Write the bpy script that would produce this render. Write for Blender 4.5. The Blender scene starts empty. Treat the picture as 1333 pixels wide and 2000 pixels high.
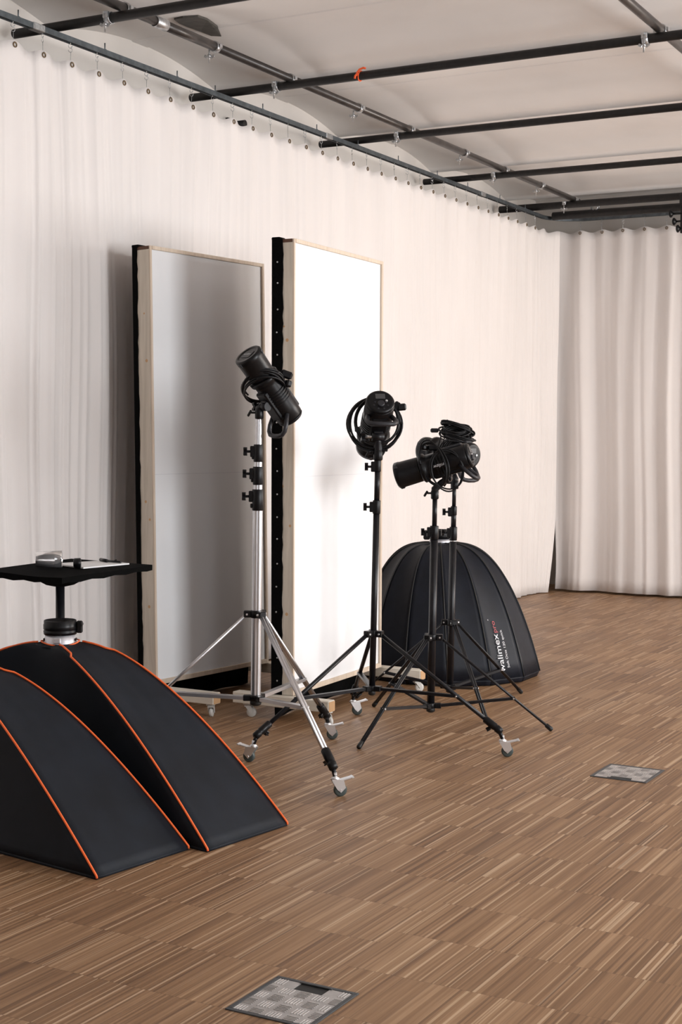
import bpy, math, random
from mathutils import Vector, Matrix, Quaternion
V = Vector
PI = math.pi
C = bpy.context.scene.collection
rnd = random.Random(7)

# ------------------------------------------------------------------ materials
def mat(name, col, rough=0.5, metal=0.0, spec=0.5, sheen=0.0, coat=0.0):
    m = bpy.data.materials.new(name); m.use_nodes = True
    b = m.node_tree.nodes['Principled BSDF']
    b.inputs['Base Color'].default_value = (*col, 1)
    b.inputs['Roughness'].default_value = rough
    b.inputs['Metallic'].default_value = metal
    b.inputs['Specular IOR Level'].default_value = spec
    b.inputs['Sheen Weight'].default_value = sheen
    b.inputs['Coat Weight'].default_value = coat
    return m

class N:
    """small node helper"""
    def __init__(s, m): s.t = m.node_tree; s.b = s.t.nodes['Principled BSDF']
    def new(s, typ, **kw):
        n = s.t.nodes.new(typ)
        for k, v in kw.items():
            if k.startswith('i_'): n.inputs[int(k[2:])].default_value = v
            else: setattr(n, k, v)
        return n
    def link(s, a, b): s.t.links.new(a, b)
    def math(s, op, a, b=None, c=None):
        n = s.t.nodes.new('ShaderNodeMath'); n.operation = op
        for i, x in enumerate((a, b, c)):
            if x is None: continue
            if isinstance(x, (int, float)): n.inputs[i].default_value = x
            else: s.link(x, n.inputs[i])
        return n.outputs[0]
    def ramp(s, fac, stops, interp='LINEAR'):
        r = s.t.nodes.new('ShaderNodeValToRGB'); r.color_ramp.interpolation = interp
        e = r.color_ramp.elements
        while len(e) < len(stops): e.new(0.5)
        for i, (p, c) in enumerate(stops): e[i].position = p; e[i].color = (*c, 1)
        s.link(fac, r.inputs[0]); return r.outputs[0]
    def mix(s, f, a, b, mode='MIX'):
        n = s.t.nodes.new('ShaderNodeMix'); n.data_type = 'RGBA'; n.blend_type = mode
        for k, x in ((0, f), (6, a), (7, b)):
            if isinstance(x, (int, float)): n.inputs[k].default_value = x
            elif isinstance(x, tuple): n.inputs[k].default_value = (*x, 1)
            else: s.link(x, n.inputs[k])
        return n.outputs[2]
    def bump(s, h, strength=0.2, dist=0.01):
        n = s.t.nodes.new('ShaderNodeBump'); n.inputs['Strength'].default_value = strength
        n.inputs['Distance'].default_value = dist
        s.link(h, n.inputs['Height']); s.link(n.outputs[0], s.b.inputs['Normal'])

def noisy(m, amount=0.15, scale=8.0, bump=0.0, bscale=200.0, stretch=(1, 1, 1), detail=4.0):
    """multiply the base colour by soft noise; optional fine bump"""
    n = N(m); tc = n.new('ShaderNodeTexCoord'); mp = n.new('ShaderNodeMapping')
    mp.inputs['Scale'].default_value = stretch
    n.link(tc.outputs['Object'], mp.inputs[0])
    t = n.new('ShaderNodeTexNoise'); t.inputs['Scale'].default_value = scale; t.inputs['Detail'].default_value = detail
    n.link(mp.outputs[0], t.inputs['Vector'])
    base = tuple(n.b.inputs['Base Color'].default_value)[:3]
    lo = tuple(x * (1 - amount) for x in base); hi = tuple(min(1, x * (1 + amount)) for x in base)
    n.link(n.ramp(t.outputs[0], [(0.3, lo), (0.7, hi)]), n.b.inputs['Base Color'])
    if bump:
        t2 = n.new('ShaderNodeTexNoise'); t2.inputs['Scale'].default_value = bscale; t2.inputs['Detail'].default_value = 2
        n.link(mp.outputs[0], t2.inputs['Vector']); n.bump(t2.outputs[0], bump, 0.002)
    return m

M = {}
M['plaster'] = noisy(mat('plaster_white', (0.80, 0.775, 0.755), 0.85), 0.05, 1.3)
M['plaster_wall'] = noisy(mat('plaster_wall', (0.72, 0.68, 0.64), 0.9), 0.06, 2.0)
M['curtain'] = noisy(mat('cream_cotton', (0.765, 0.724, 0.705), 0.95, spec=0.1, sheen=0.1), 0.035, 2.5, 0.25, 500, (1, 1, 0.25))
M['steel_black'] = noisy(mat('black_painted_steel', (0.011, 0.010, 0.010), 0.45, spec=0.35), 0.3, 30)
M['steel_dark'] = noisy(mat('dark_grey_steel_tube', (0.060, 0.052, 0.048), 0.34, 0.35), 0.3, 12)
M['galv'] = noisy(mat('galvanised_steel', (0.50, 0.51, 0.52), 0.38, 0.9), 0.25, 60)
M['rail'] = noisy(mat('rail_steel', (0.13, 0.15, 0.165), 0.38, 0.75), 0.25, 25)
M['chrome'] = mat('chrome', (0.80, 0.81, 0.83), 0.30, 0.85)
M['alu'] = noisy(mat('brushed_aluminium', (0.62, 0.62, 0.64), 0.30, 0.95), 0.02, 3)
M['black_metal'] = noisy(mat('black_anodised_metal', (0.006, 0.006, 0.008), 0.36, 0.0, spec=0.35), 0.3, 40)
M['black_plastic'] = noisy(mat('black_plastic', (0.0045, 0.0045, 0.0055), 0.34, spec=0.26), 0.25, 50)
M['grey_plastic'] = mat('dark_grey_plastic', (0.022, 0.022, 0.026), 0.42, spec=0.4)
M['screen'] = mat('dark_display', (0.06, 0.06, 0.062), 0.3)
M['white_plastic'] = mat('white_plastic', (0.78, 0.78, 0.78), 0.4)
M['print_white'] = mat('white_print', (0.75, 0.75, 0.78), 0.6)
M['print_red'] = mat('red_print', (0.45, 0.06, 0.07), 0.6)
M['rubber'] = mat('grey_rubber', (0.05, 0.065, 0.062), 0.5)
M['rubber_black'] = mat('black_rubber', (0.008, 0.008, 0.008), 0.55)
M['cable'] = mat('black_cable', (0.004, 0.004, 0.005), 0.42, spec=0.3)
M['felt'] = noisy(mat('black_felt', (0.004, 0.004, 0.004), 1.0, spec=0.05), 0.3, 120, 0.5, 500)
M['nylon'] = noisy(mat('black_nylon', (0.0068, 0.0094, 0.0145), 0.64, spec=0.24), 0.30, 7, 0.2, 900)
M['nylon_octa'] = noisy(mat('black_coated_nylon', (0.006, 0.0078, 0.0135), 0.52, spec=0.24), 0.25, 12, 0.30, 26)
M['piping'] = mat('orange_piping', (0.90, 0.15, 0.03), 0.6)
M['piping_black'] = mat('black_piping', (0.008, 0.008, 0.008), 0.6)
M['paper'] = mat('white_paper', (0.8, 0.8, 0.8), 0.7)
M['orange_tape'] = mat('orange_tape', (0.95, 0.12, 0.02), 0.5)
M['white_board'] = noisy(mat('white_board', (0.86, 0.865, 0.88), 0.6), 0.015, 3)
M['patch'] = noisy(mat('grey_brown_patch', (0.075, 0.068, 0.06), 0.9), 0.25, 20)
M['glass'] = mat('smoky_glass', (0.26, 0.255, 0.26), 0.1)
M['glass'].node_tree.nodes['Principled BSDF'].inputs['Transmission Weight'].default_value = 0.7
M['wheel_white'] = mat('white_castor_plastic', (0.62, 0.61, 0.58), 0.4)

def wood_mat(name, c1, c2, along=2, knots=True):
    m = mat(name, c1, 0.6); n = N(m)
    tc = n.new('ShaderNodeTexCoord'); mp = n.new('ShaderNodeMapping')
    sc = [14, 14, 14]; sc[along] = 0.9; mp.inputs['Scale'].default_value = sc
    n.link(tc.outputs['Object'], mp.inputs[0])
    t = n.new('ShaderNodeTexNoise'); t.inputs['Scale'].default_value = 2.2; t.inputs['Detail'].default_value = 5; t.inputs['Distortion'].default_value = 1.2
    n.link(mp.outputs[0], t.inputs['Vector'])
    col = n.ramp(t.outputs[0], [(0.3, c1), (0.7, c2)])
    if knots:
        mp2 = n.new('ShaderNodeMapping'); s2 = [5, 5, 5]; s2[along] = 1.5; mp2.inputs['Scale'].default_value = s2
        n.link(tc.outputs['Object'], mp2.inputs[0])
        v = n.new('ShaderNodeTexVoronoi'); v.inputs['Scale'].default_value = 1.6; n.link(mp2.outputs[0], v.inputs['Vector'])
        k = n.ramp(v.outputs['Distance'], [(0.05, (1, 1, 1)), (0.11, (0, 0, 0))])
        col = n.mix(k, col, (0.22, 0.12, 0.055))
    n.link(col, n.b.inputs['Base Color'])
    return m
M['pine'] = wood_mat('pine_wood', (0.52, 0.46, 0.38), (0.68, 0.61, 0.52))
M['pine_trim'] = wood_mat('pine_slat', (0.62, 0.50, 0.39), (0.74, 0.62, 0.50), knots=False)
M['pine_beam'] = wood_mat('pine_beam', (0.62, 0.56, 0.47), (0.74, 0.69, 0.60), along=0, knots=False)
M['endgrain'] = mat('pine_end_grain', (0.55, 0.33, 0.17), 0.7)
M['brown_edge'] = mat('brown_board_edge', (0.10, 0.045, 0.025), 0.7)

def floor_mat():
    m = mat('lamella_parquet', (0.3, 0.19, 0.11), 0.42); n = N(m)
    tc = n.new('ShaderNodeTexCoord'); sp = n.new('ShaderNodeSeparateXYZ'); n.link(tc.outputs['Object'], sp.inputs[0])
    X, Y = sp.outputs[0], sp.outputs[1]
    # slight wobble of the row joints
    
    wob = n.new('ShaderNodeTexWhiteNoise'); wob.noise_dimensions = '1D'; n.link(n.math('FLOOR', n.math('DIVIDE', X, 0.483)), wob.inputs['W'])
    rowf = n.math('DIVIDE', n.math('ADD', Y, n.math('MULTIPLY', n.math('FLOOR', n.math('MULTIPLY', wob.outputs['Value'], 3.0)), 0.107)), 0.322); row = n.math('FLOOR', rowf)
    def cells(width, seed, shift=0.37):
        xf = n.math('DIVIDE', n.math('ADD', X, n.math('MULTIPLY', row, shift)), width)
        ix = n.math('FLOOR', xf)
        cb = n.new('ShaderNodeCombineXYZ'); n.link(ix, cb.inputs[0]); n.link(row, cb.inputs[1]); cb.inputs[2].default_value = seed
        w = n.new('ShaderNodeTexWhiteNoise'); w.noise_dimensions = '3D'; n.link(cb.outputs[0], w.inputs['Vector'])
        return w.outputs['Value'], xf
    a, xf = cells(0.0078, 1.0)
    b, _ = cells(0.034, 5.0, 0.21)
    c, xc = cells(0.16, 9.0, 0.53)
    # long grain
    mp = n.new('ShaderNodeMapping'); mp.inputs['Scale'].default_value = (110, 3.0, 1); n.link(tc.outputs['Object'], mp.inputs[0])
    g = n.new('ShaderNodeTexNoise'); g.inputs['Scale'].default_value = 1.0; g.inputs['Detail'].default_value = 4; n.link(mp.outputs[0], g.inputs['Vector'])
    big = n.new('ShaderNodeTexNoise'); big.inputs['Scale'].default_value = 0.9; big.inputs['Detail'].default_value = 3; n.link(tc.outputs['Object'], big.inputs['Vector'])
    f = n.math('ADD', n.math('MULTIPLY', a, 0.26), n.math('MULTIPLY', b, 0.12))
    f = n.math('ADD', f, n.math('MULTIPLY', c, 0.16))
    f = n.math('ADD', f, n.math('MULTIPLY', g.outputs[0], 0.46))
    f = n.math('ADD', f, n.math('MULTIPLY', n.math('SUBTRACT', big.outputs[0], 0.5), 0.35))
    col = n.ramp(f, [(0.22, (0.140, 0.072, 0.034)), (0.42, (0.222, 0.120, 0.059)), (0.56, (0.285, 0.162, 0.083)), (0.76, (0.39, 0.240, 0.134))])
    # occasional pale lamellae
    pale = n.math('GREATER_THAN', a, 0.955)
    col = n.mix(n.math('MULTIPLY', pale, 0.50), col, (0.62, 0.45, 0.30))
    a2, _ = cells(0.0041, 3.0, 0.13)
    col = n.mix(n.math('MULTIPLY', n.math('GREATER_THAN', a2, 0.95), 0.45), col, (0.62, 0.45, 0.29))
    col = n.mix(n.math('MULTIPLY', n.math('LESS_THAN', a2, 0.06), 0.32), col, (0.09, 0.045, 0.025))
    dark = n.math('LESS_THAN', a, 0.05)
    col = n.mix(n.math('MULTIPLY', dark, 0.35), col, (0.10, 0.05, 0.03))
    # joints between rows
    fr = n.math('FRACT', rowf); j = n.math('LESS_THAN', n.math('MINIMUM', fr, n.math('SUBTRACT', 1.0, fr)), 0.004)
    col = n.mix(n.math('MULTIPLY', j, 0.30), col, (0.06, 0.03, 0.018))
    n.link(col, n.b.inputs['Base Color'])
    r = n.math('ADD', 0.40, n.math('MULTIPLY', big.outputs[0], 0.16)); n.link(r, n.b.inputs['Roughness'])
    n.b.inputs['Specular IOR Level'].default_value = 0.33
    n.bump(n.math('SUBTRACT', a, n.math('MULTIPLY', j, 1.0)), 0.06, 0.0015)
    return m
M['floor'] = floor_mat()

# ------------------------------------------------------------------ mesh builder
class MB:
    def __init__(s): s.v = []; s.f = []; s.sm = []
    def add(s, vs, fs, smooth=False):
        o = len(s.v); s.v += [V(p) for p in vs]; s.f += [tuple(i + o for i in f) for f in fs]; s.sm += [smooth] * len(fs); return s
    def box(s, c, d, m=None, bev=0.0):
        """c centre, d full size; optional rotation matrix; bev chamfers the edges"""
        hx, hy, hz = d[0] / 2, d[1] / 2, d[2] / 2; b = min(bev, hx * .9, hy * .9, hz * .9)
        if b <= 0:
            vs = [V((x * hx, y * hy, z * hz)) for x in (-1, 1) for y in (-1, 1) for z in (-1, 1)]
            fs = [(0, 1, 3, 2), (4, 6, 7, 5), (0, 4, 5, 1), (2, 3, 7, 6), (0, 2, 6, 4), (1, 5, 7, 3)]
        else:
            vs = []; idx = {}
            for x in (-1, 1):
                for y in (-1, 1):
                    for z in (-1, 1):
                        for k in range(3):
                            p = [x * (hx - (b if k != 0 else 0)), y * (hy - (b if k != 1 else 0)), z * (hz - (b if k != 2 else 0))]
                            idx[(x, y, z, k)] = len(vs); vs.append(V(p))
            fs = []
            for k in range(3):
                o = [a for a in range(3) if a != k]
                for sg in (-1, 1):
                    q = []
                    for (u, w) in ((-1, -1), (1, -1), (1, 1), (-1, 1)):
                        c3 = [0, 0, 0]; c3[k] = sg; c3[o[0]] = u; c3[o[1]] = w; q.append(idx[(*c3, k)])
                    fs.append(tuple(q))
            for k in range(3):   # edges parallel to axis k
                o = [a for a in range(3) if a != k]
                for u in (-1, 1):
                    for w in (-1, 1):
                        c0 = [0, 0, 0]; c0[o[0]] = u; c0[o[1]] = w; c1 = list(c0); c0[k] = -1; c1[k] = 1
                        fs.append((idx[(*c0, o[0])], idx[(*c1, o[0])], idx[(*c1, o[1])], idx[(*c0, o[1])]))
            for x in (-1, 1):
                for y in (-1, 1):
                    for z in (-1, 1): fs.append(tuple(idx[(x, y, z, k)] for k in range(3)))
        if m is not None: vs = [m @ p for p in vs]
        c = V(c); return s.add([p + c for p in vs], fs)
    def ring_frames(s, pts, closed=False):
        pts = [V(p) for p in pts]; n = len(pts); fr = []
        T = []
        for i in range(n):
            a = pts[(i - 1) % n] if (closed or i > 0) else pts[i]; b = pts[(i + 1) % n] if (closed or i < n - 1) else pts[i]
            t = b - a; T.append(t.normalized() if t.length > 1e-9 else V((0, 0, 1)))
        u = T[0].orthogonal().normalized()
        for i in range(n):
            if i: q = T[i - 1].rotation_difference(T[i]); u = q @ u
            u = (u - T[i] * u.dot(T[i])).normalized(); fr.append((pts[i], u, T[i].cross(u)))
        return fr
    def tube(s, pts, r, n=12, closed=False, caps=True):
        fr = s.ring_frames(pts, closed); m = len(fr); rs = r if isinstance(r, (list, tuple)) else [r] * m
        vs = []
        for (p, u, w), rr in zip(fr, rs):
            for k in range(n): a = 2 * PI * k / n; vs.append(p + (u * math.cos(a) + w * math.sin(a)) * rr)
        fs = []
        for i in range(m if closed else m - 1):
            j = (i + 1) % m
            for k in range(n): l = (k + 1) % n; fs.append((i * n + k, i * n + l, j * n + l, j * n + k))
        s.add(vs, fs, True)
        if caps and not closed:
            o = len(s.v) - len(vs)
            s.f.append(tuple(o + k for k in reversed(range(n)))); s.sm.append(False)
            s.f.append(tuple(o + (m - 1) * n + k for k in range(n))); s.sm.append(False)
        return s
    def lathe(s, c, axis, prof, n=32, smooth=True, caps=True):
        """prof: list of (distance along axis, radius)"""
        ax = V(axis).normalized(); u = ax.orthogonal().normalized(); w = ax.cross(u); c = V(c); vs = []; m = len(prof)
        for (h, r) in prof:
            for k in range(n): a = 2 * PI * k / n; vs.append(c + ax * h + (u * math.cos(a) + w * math.sin(a)) * r)
        fs = [(i * n + k, i * n + (k + 1) % n, (i + 1) * n + (k + 1) % n, (i + 1) * n + k) for i in range(m - 1) for k in range(n)]
        s.add(vs, fs, smooth); o = len(s.v) - len(vs)
        if caps:
            if prof[0][1] > 1e-5: s.f.append(tuple(o + k for k in reversed(range(n)))); s.sm.append(False)
            if prof[-1][1] > 1e-5: s.f.append(tuple(o + (m - 1) * n + k for k in range(n))); s.sm.append(False)
        return s
    def torus(s, c, axis, R, r, n=24, k=8, sx=1.0):
        ax = V(axis).normalized(); u = ax.orthogonal().normalized(); w = ax.cross(u); c = V(c)
        return s.tube([c + u * math.cos(a) * R * sx + w * math.sin(a) * R for a in [2 * PI * i / n for i in range(n)]], r, k, True)
    def grid(s, fn, nu, nv, closed_u=False):
        vs = [fn(i / nu, j / nv) for j in range(nv + 1) for i in range(nu + (0 if closed_u else 1))]
        w = nu if closed_u else nu + 1; fs = []
        for j in range(nv):
            for i in range(nu): k = (i + 1) % w; fs.append((j * w + i, j * w + k, (j + 1) * w + k, (j + 1) * w + i))
        return s.add(vs, fs, True)
    def build(s, name, m, parent=None, world=True, sub=None):
        """verts in world space (world=True) are stored relative to the thing's base"""
        me = bpy.data.meshes.new(name); off = V((0, 0, 0))
        root = parent
        while root is not None and root.parent is not None: root = root.parent
        if root is not None and world: off = root.location
        ctr = V((0, 0, 0))
        me.from_pydata([tuple(p - off - ctr) for p in s.v], [], s.f); me.update()
        me.polygons.foreach_set('use_smooth', s.sm)
        o = bpy.data.objects.new(name, me); C.objects.link(o)
        me.materials.append(m if not isinstance(m, str) else M[m])
        if parent is not None: o.parent = parent
        return o

def tag(o, label, cat, group=None, kind=None):
    if label: o['label'] = label
    if cat: o['category'] = cat
    if group: o['group'] = group
    if kind: o['kind'] = kind
    return o
def thing(name, loc, label, cat, group=None):
    o = bpy.data.objects.new(name, None); o.empty_display_size = 0.05; C.objects.link(o); o.location = V(loc)
    return tag(o, label, cat, group)
def thing_mesh(name, mb, m, loc, label, cat, group=None):
    """a thing that is one mesh; verts in world space, origin put at loc"""
    loc = V(loc)
    for p in mb.v: p -= loc
    o = mb.build(name, m, None); o.location = loc
    return tag(o, label, cat, group)
def struct(name, mb, m):
    o = mb.build(name, m); o['kind'] = 'structure'; return o
def copy_tree(o, parent=None):
    c = o.copy(); C.objects.link(c)
    if parent is not None: c.parent = parent
    for ch in list(o.children): copy_tree(ch, c)
    return c
def frame(f, up=V((0, 0, 1))):
    f = V(f).normalized(); s_ = up.cross(f).normalized(); w = f.cross(s_)
    return Matrix((f, s_, w)).transposed()
def rotz(a): return Matrix.Rotation(a, 3, 'Z')
def smooth1(seed):
    """1-D smooth value noise"""
    r = random.Random(seed); t = [r.uniform(-1, 1) for _ in range(4096)]
    def f(x):
        i = math.floor(x); a = x - i; a = a * a * (3 - 2 * a)
        return t[i % 4096] * (1 - a) + t[(i + 1) % 4096] * a
    return f

# ------------------------------------------------------------------ the room
XL, XR, YF, YB = -5.5, 3.2, -3.0, 14.0
b = MB(); b.add([(XL - .1, YF - .1, 0), (XR + .1, YF - .1, 0), (XR + .1, YB + .1, 0), (XL - .1, YB + .1, 0),
                 (XL - .1, YF - .1, -.15), (XR + .1, YF - .1, -.15), (XR + .1, YB + .1, -.15), (XL - .1, YB + .1, -.15)],
                [(0, 1, 2, 3), (7, 6, 5, 4), (0, 4, 5, 1), (1, 5, 6, 2), (2, 6, 7, 3), (3, 7, 4, 0)])
struct('floor', b, 'floor')
struct('wall_left', MB().box((XL - .1, (YF + YB) / 2, 2.05), (.2, YB - YF, 4.1)), 'plaster_wall')
struct('wall_back', MB().box((XL / 2 + XR / 2, YB + .1, 2.05), (XR - XL + .4, .2, 4.1)), 'plaster_wall')
struct('wall_front', MB().box((XL / 2 + XR / 2, YF - .1, 2.05), (XR - XL + .4, .2, 4.1)), 'plaster_wall')
WIN = [(-1.9, -0.5), (1.0, 2.4), (3.9, 5.9), (8.9, 10.3), (11.0, 12.2), (12.5, 13.7)]
WZ0, WZ1 = 0.85, 3.15
b = MB(); prev = YF
for (a, c) in WIN + [(YB, YB)]:
    b.box((XR + .15, (prev + a) / 2, 2.05), (.3, a - prev, 4.1)); prev = c
for (a, c) in WIN:
    b.box((XR + .15, (a + c) / 2, WZ0 / 2), (.3, c - a, WZ0)); b.box((XR + .15, (a + c) / 2, (WZ1 + 4.1) / 2), (.3, c - a, 4.1 - WZ1))
struct('wall_right', b, 'plaster_wall')
for i, (a, c) in enumerate(WIN):
    b = MB()
    for y in (a + .03, (a + c) / 2, c - .03): b.box((XR + .2, y, (WZ0 + WZ1) / 2), (.06, .06, WZ1 - WZ0))
    for z in (WZ0 + .03, WZ0 + 1.5, WZ1 - .03): b.box((XR + .2, (a + c) / 2, z), (.06, c - a, .06))
    struct('window_%d' % (i + 1), b, 'white_plastic')
# shallow vaulted ceiling: barrels along x, one every 1.68 m, with a flat plaster band at each crown
SP = 1.68; Y0 = 3.13 - 4 * SP; ZS = 3.795; RISE = 0.115
b = MB(); prof = []
for k in range(12):
    for j in range(17):
        t = j / 16; prof.append((Y0 + (k + t) * SP, ZS + RISE * (1 - (2 * t - 1) ** 2)))
prof = [p for p in prof if YF - .3 <= p[0] <= YB + .3]
vs = [(x, y, z) for x in (XL - .1, XR + .35) for (y, z) in prof]; n_ = len(prof)
b.add(vs, [(i, i + 1, n_ + i + 1, n_ + i) for i in range(n_ - 1)], True)
b.add([(x, y, 4.12) for x in (XL - .1, XR + .35) for y in (YF - .3, YB + .3)], [(0, 2, 3, 1)])
struct('ceiling', b, 'plaster')
b = MB()
for k in range(3, 11):
    yc = Y0 + (k + .5) * SP
    b.add([(x, y, z) for x in (XL, XR) for (y, z) in ((yc - .09, ZS + RISE + .001), (yc - .075, ZS + RISE - .007), (yc + .075, ZS + RISE - .007), (yc + .09, ZS + RISE + .003))],
          [(0, 1, 5, 4), (1, 2, 6, 5), (2, 3, 7, 6)])
struct('trim_1', b, 'plaster')

# ------------------------------------------------------------------ curtains
XC, YC = -5.055, 13.38
HK = 0.2237
n1, n2, n3, n4 = smooth1(1), smooth1(2), smooth1(3), smooth1(4)
HY0 = 5.904 - 12 * HK
def left_disp(y, z):
    t = 1 - z / 3.47                                       # 0 at the top, 1 at the hem
    q = y + 0.018 * math.sin(2.1 * z + 3 * y) + 0.05 * n4(y * 1.3)
    near = 1 / (1 + math.exp((y - 6.35) * 5)); far = 1 / (1 + math.exp(-(y - 12.3) * 4))
    amp = 0.0064 + 0.010 * near + 0.012 * far
    d = 0.010 * (1 - t) ** 7 * math.cos(2 * PI * (y - HY0) / HK)
    d += amp * (0.35 + 0.65 * min(1, t * 2.2)) * (0.9 * n1(q * 8.0) + 0.75 * (1 - 2.2 * abs(n2(q * 13.0 + 5))) + 0.35 * (1 - 2 * abs(n3(q * 31 + 2 + z * .15))))
    d += 0.022 * n4(y * 1.1 + z * .2) * t
    return d
def left_pt(u, v):
    y = 3.2 + u * (13.31 - 3.2)
    zt = 3.481 - 0.026 * math.sin(PI * (y - HY0) / HK) ** 2
    z = 0.008 + (zt - 0.008) * (v ** 0.9)
    e = max(0, (y - 13.03) / .28)                          # the loose end rolls towards the room
    x = XC + left_disp(y, z) + 0.075 * e * e
    yy = y - 0.17 * e * max(0, 1 - z / .75) ** 1.4
    return V((x, yy, z))
cl = thing('curtain', (XC, 8.2, 0), 'long cream cotton curtain hanging along the left wall behind the white panels', 'curtain', 'cream curtains')
o = MB().grid(left_pt, 1500, 46).build('cloth', 'curtain', cl)
md = o.modifiers.new('thick', 'SOLIDIFY'); md.thickness = 0.0015
def back_disp(x, z):
    t = 1 - z / 3.47; q = x + 0.02 * math.sin(1.6 * z + 2 * x)
    d = 0.010 * (1 - t) ** 3 * math.cos(2 * PI * (x + 5.0) / 0.21)
    d += (0.016 + 0.036 * min(1, t * 1.8)) * (0.9 * n3(q * 4.6 + 9) + 0.5 * n1(q * 9.5 + 31) + 0.10 * n2(q * 30 + z * .3))
    return d
def back_pt(u, v):
    x = -5.02 + u * 7.9
    zt = 3.485 - 0.024 * math.sin(PI * (x + 5.0) / 0.21) ** 2
    z = 0.022 + (zt - 0.022) * (v ** 0.9)
    e = max(0, 1 - (x + 5.02) / .16)
    xx = x + 0.035 * e * (1 - v) * math.exp(-((z - .3) / .5) ** 2)
    return V((xx, YC - back_disp(x, z) - 0.05 * e * e, z))
cb = thing('curtain', (-1.1, YC, 0), 'cream cotton curtain in soft folds across the back wall', 'curtain', 'cream curtains')
o = MB().grid(back_pt, 700, 40).build('cloth', 'curtain', cb)
md = o.modifiers.new('thick', 'SOLIDIFY'); md.thickness = 0.0015
# hems: a stitched band along the foot of each curtain
def eyelet_mesh():
    b_ = MB(); b_.torus((0, 0, 0), (1, 0, 0), 0.0115, 0.0036, 18, 8); return b_
M['brass_old'] = mat('aged_brass_eyelet', (0.20, 0.145, 0.09), 0.4, 0.8)
ey0 = None
def eyelet(parent, p, ang):
    global ey0
    if ey0 is None:
        ey0 = eyelet_mesh().build('eyelet', 'brass_old', parent, world=False); o_ = ey0
    else:
        o_ = ey0.copy(); C.objects.link(o_); o_.parent = parent
    o_.location = V(p) - parent.location; o_.rotation_euler = (0, 0, ang); return o_
ZE = 3.459
ys_left = [HY0 + k * HK for k in range(0, 44) if HY0 + k * HK < 13.1]
for y in ys_left: eyelet(cl, (XC + left_disp(y, ZE) + .003, y, ZE), 0)
xs_back = [-5.0 + .21 * k for k in range(0, 24)]
for x in xs_back: eyelet(cb, (x, YC - back_disp(x, ZE) - .004, ZE), PI / 2)
# the curtain rail: galvanised channel, bent round the corner
ZR = 3.588
path = [V((XC, 2.6, ZR))] + [V((XC, 2.6 + .5 * k, ZR)) for k in range(1, 21)] + \
       [V((XC + .36 - .36 * math.cos(a), 13.0 + .36 * math.sin(a), ZR)) for a in [PI / 2 * k / 10 for k in range(0, 11)]] + [V((x, YC - .02, ZR)) for x in (-4.2, -3, -1, 1, 2.9)]
rail = thing('curtain_rail', (XC, 8, ZR), 'dark steel curtain rail running along the left and bending round the far corner', 'curtain rail')
def channel(path, w, h, t):
    b_ = MB(); sec = [(-w, h), (w, h), (w, -h), (w * .35, -h), (w * .35, -h + t), (w - t, -h + t), (w - t, h - t), (-w + t, h - t), (-w + t, -h + t), (-w * .35, -h + t), (-w * .35, -h), (-w, -h)]
    vs = []; m_ = len(sec)
    for i, p in enumerate(path):
        a = path[max(0, i - 1)]; c = path[min(len(path) - 1, i + 1)]; T = (c - a).normalized(); s_ = T.cross(V((0, 0, 1)))
        for (x, z) in sec: vs.append(p + s_ * x + V((0, 0, z)))
    fs = [(i * m_ + k, i * m_ + (k + 1) % m_, (i + 1) * m_ + (k + 1) % m_, (i + 1) * m_ + k) for i in range(len(path) - 1) for k in range(m_)]
    fs += [tuple(range(m_))[::-1], tuple((len(path) - 1) * m_ + k for k in range(m_))]
    return b_.add(vs, fs)
channel(path, .017, .015, .0025).build('channel', 'rail', rail)
for y in (5.86, 8.9, 11.6):
    MB().box((XC, y, ZR), (.040, .09, .036), bev=.003).build('splice', 'galv', rail)
for y in [5.3, 5.72, 6.42, 7.1, 7.5, 8.05, 8.75, 9.35, 10.0, 10.7, 11.3, 12.0, 12.6]:
    MB().tube([(XC, y, ZR + .01), (XC, y, ZR + .055)], .0035, 8).lathe((XC, y, ZR + .014), (0, 0, 1), [(0, .009), (.008, .009)], 6, False).build('hanger_bolt', 'rail', rail)
# curtain hooks
hk = MB()
L_ = []
for i in range(15): a = PI / 2 + 1.55 * PI * i / 14; L_.append(V((0, .010 * math.cos(a), -.016 + .011 * math.sin(a))))
for i in range(15): a = PI / 2 - 1.55 * PI * i / 14; L_.append(V((0, .010 * math.cos(a), -.038 + .011 * math.sin(a))))
hk.tube(L_, .0014, 6)
hk.tube([V((0, 0, -.006)), V((0, 0, .008))], .003, 6)
hk.tube([V((0, .002, -.045)), V((0.001, .001, -.065)), V((.002, 0, -.098)), V((.006, 0, -.112)), V((.010, 0, -.104)), V((.008, 0, -.096))], .0014, 6)
hook0 = hk.build('curtain_hook', 'galv')
first = True
for y in ys_left:
    if y < 5.4: continue
    o = hook0 if first else hook0.copy()
    if not first: C.objects.link(o)
    first = False
    o.location = (XC, y, ZR - .014); o.rotation_euler = (0, 0, rnd.uniform(-.9, .9))
    tag(o, 'small S-shaped wire hook hanging from the curtain rail along the left wall', 'hook', 'wire hooks along the left curtain rail')
for x in xs_back[1:8]:
    o = hook0.copy(); C.objects.link(o); o.location = (x, YC - .02, ZR - .014); o.rotation_euler = (0, 0, PI / 2 + rnd.uniform(-.9, .9))
    tag(o, 'small S-shaped wire hook above the back wall curtain', 'hook', 'wire hooks above the back curtain')

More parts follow.
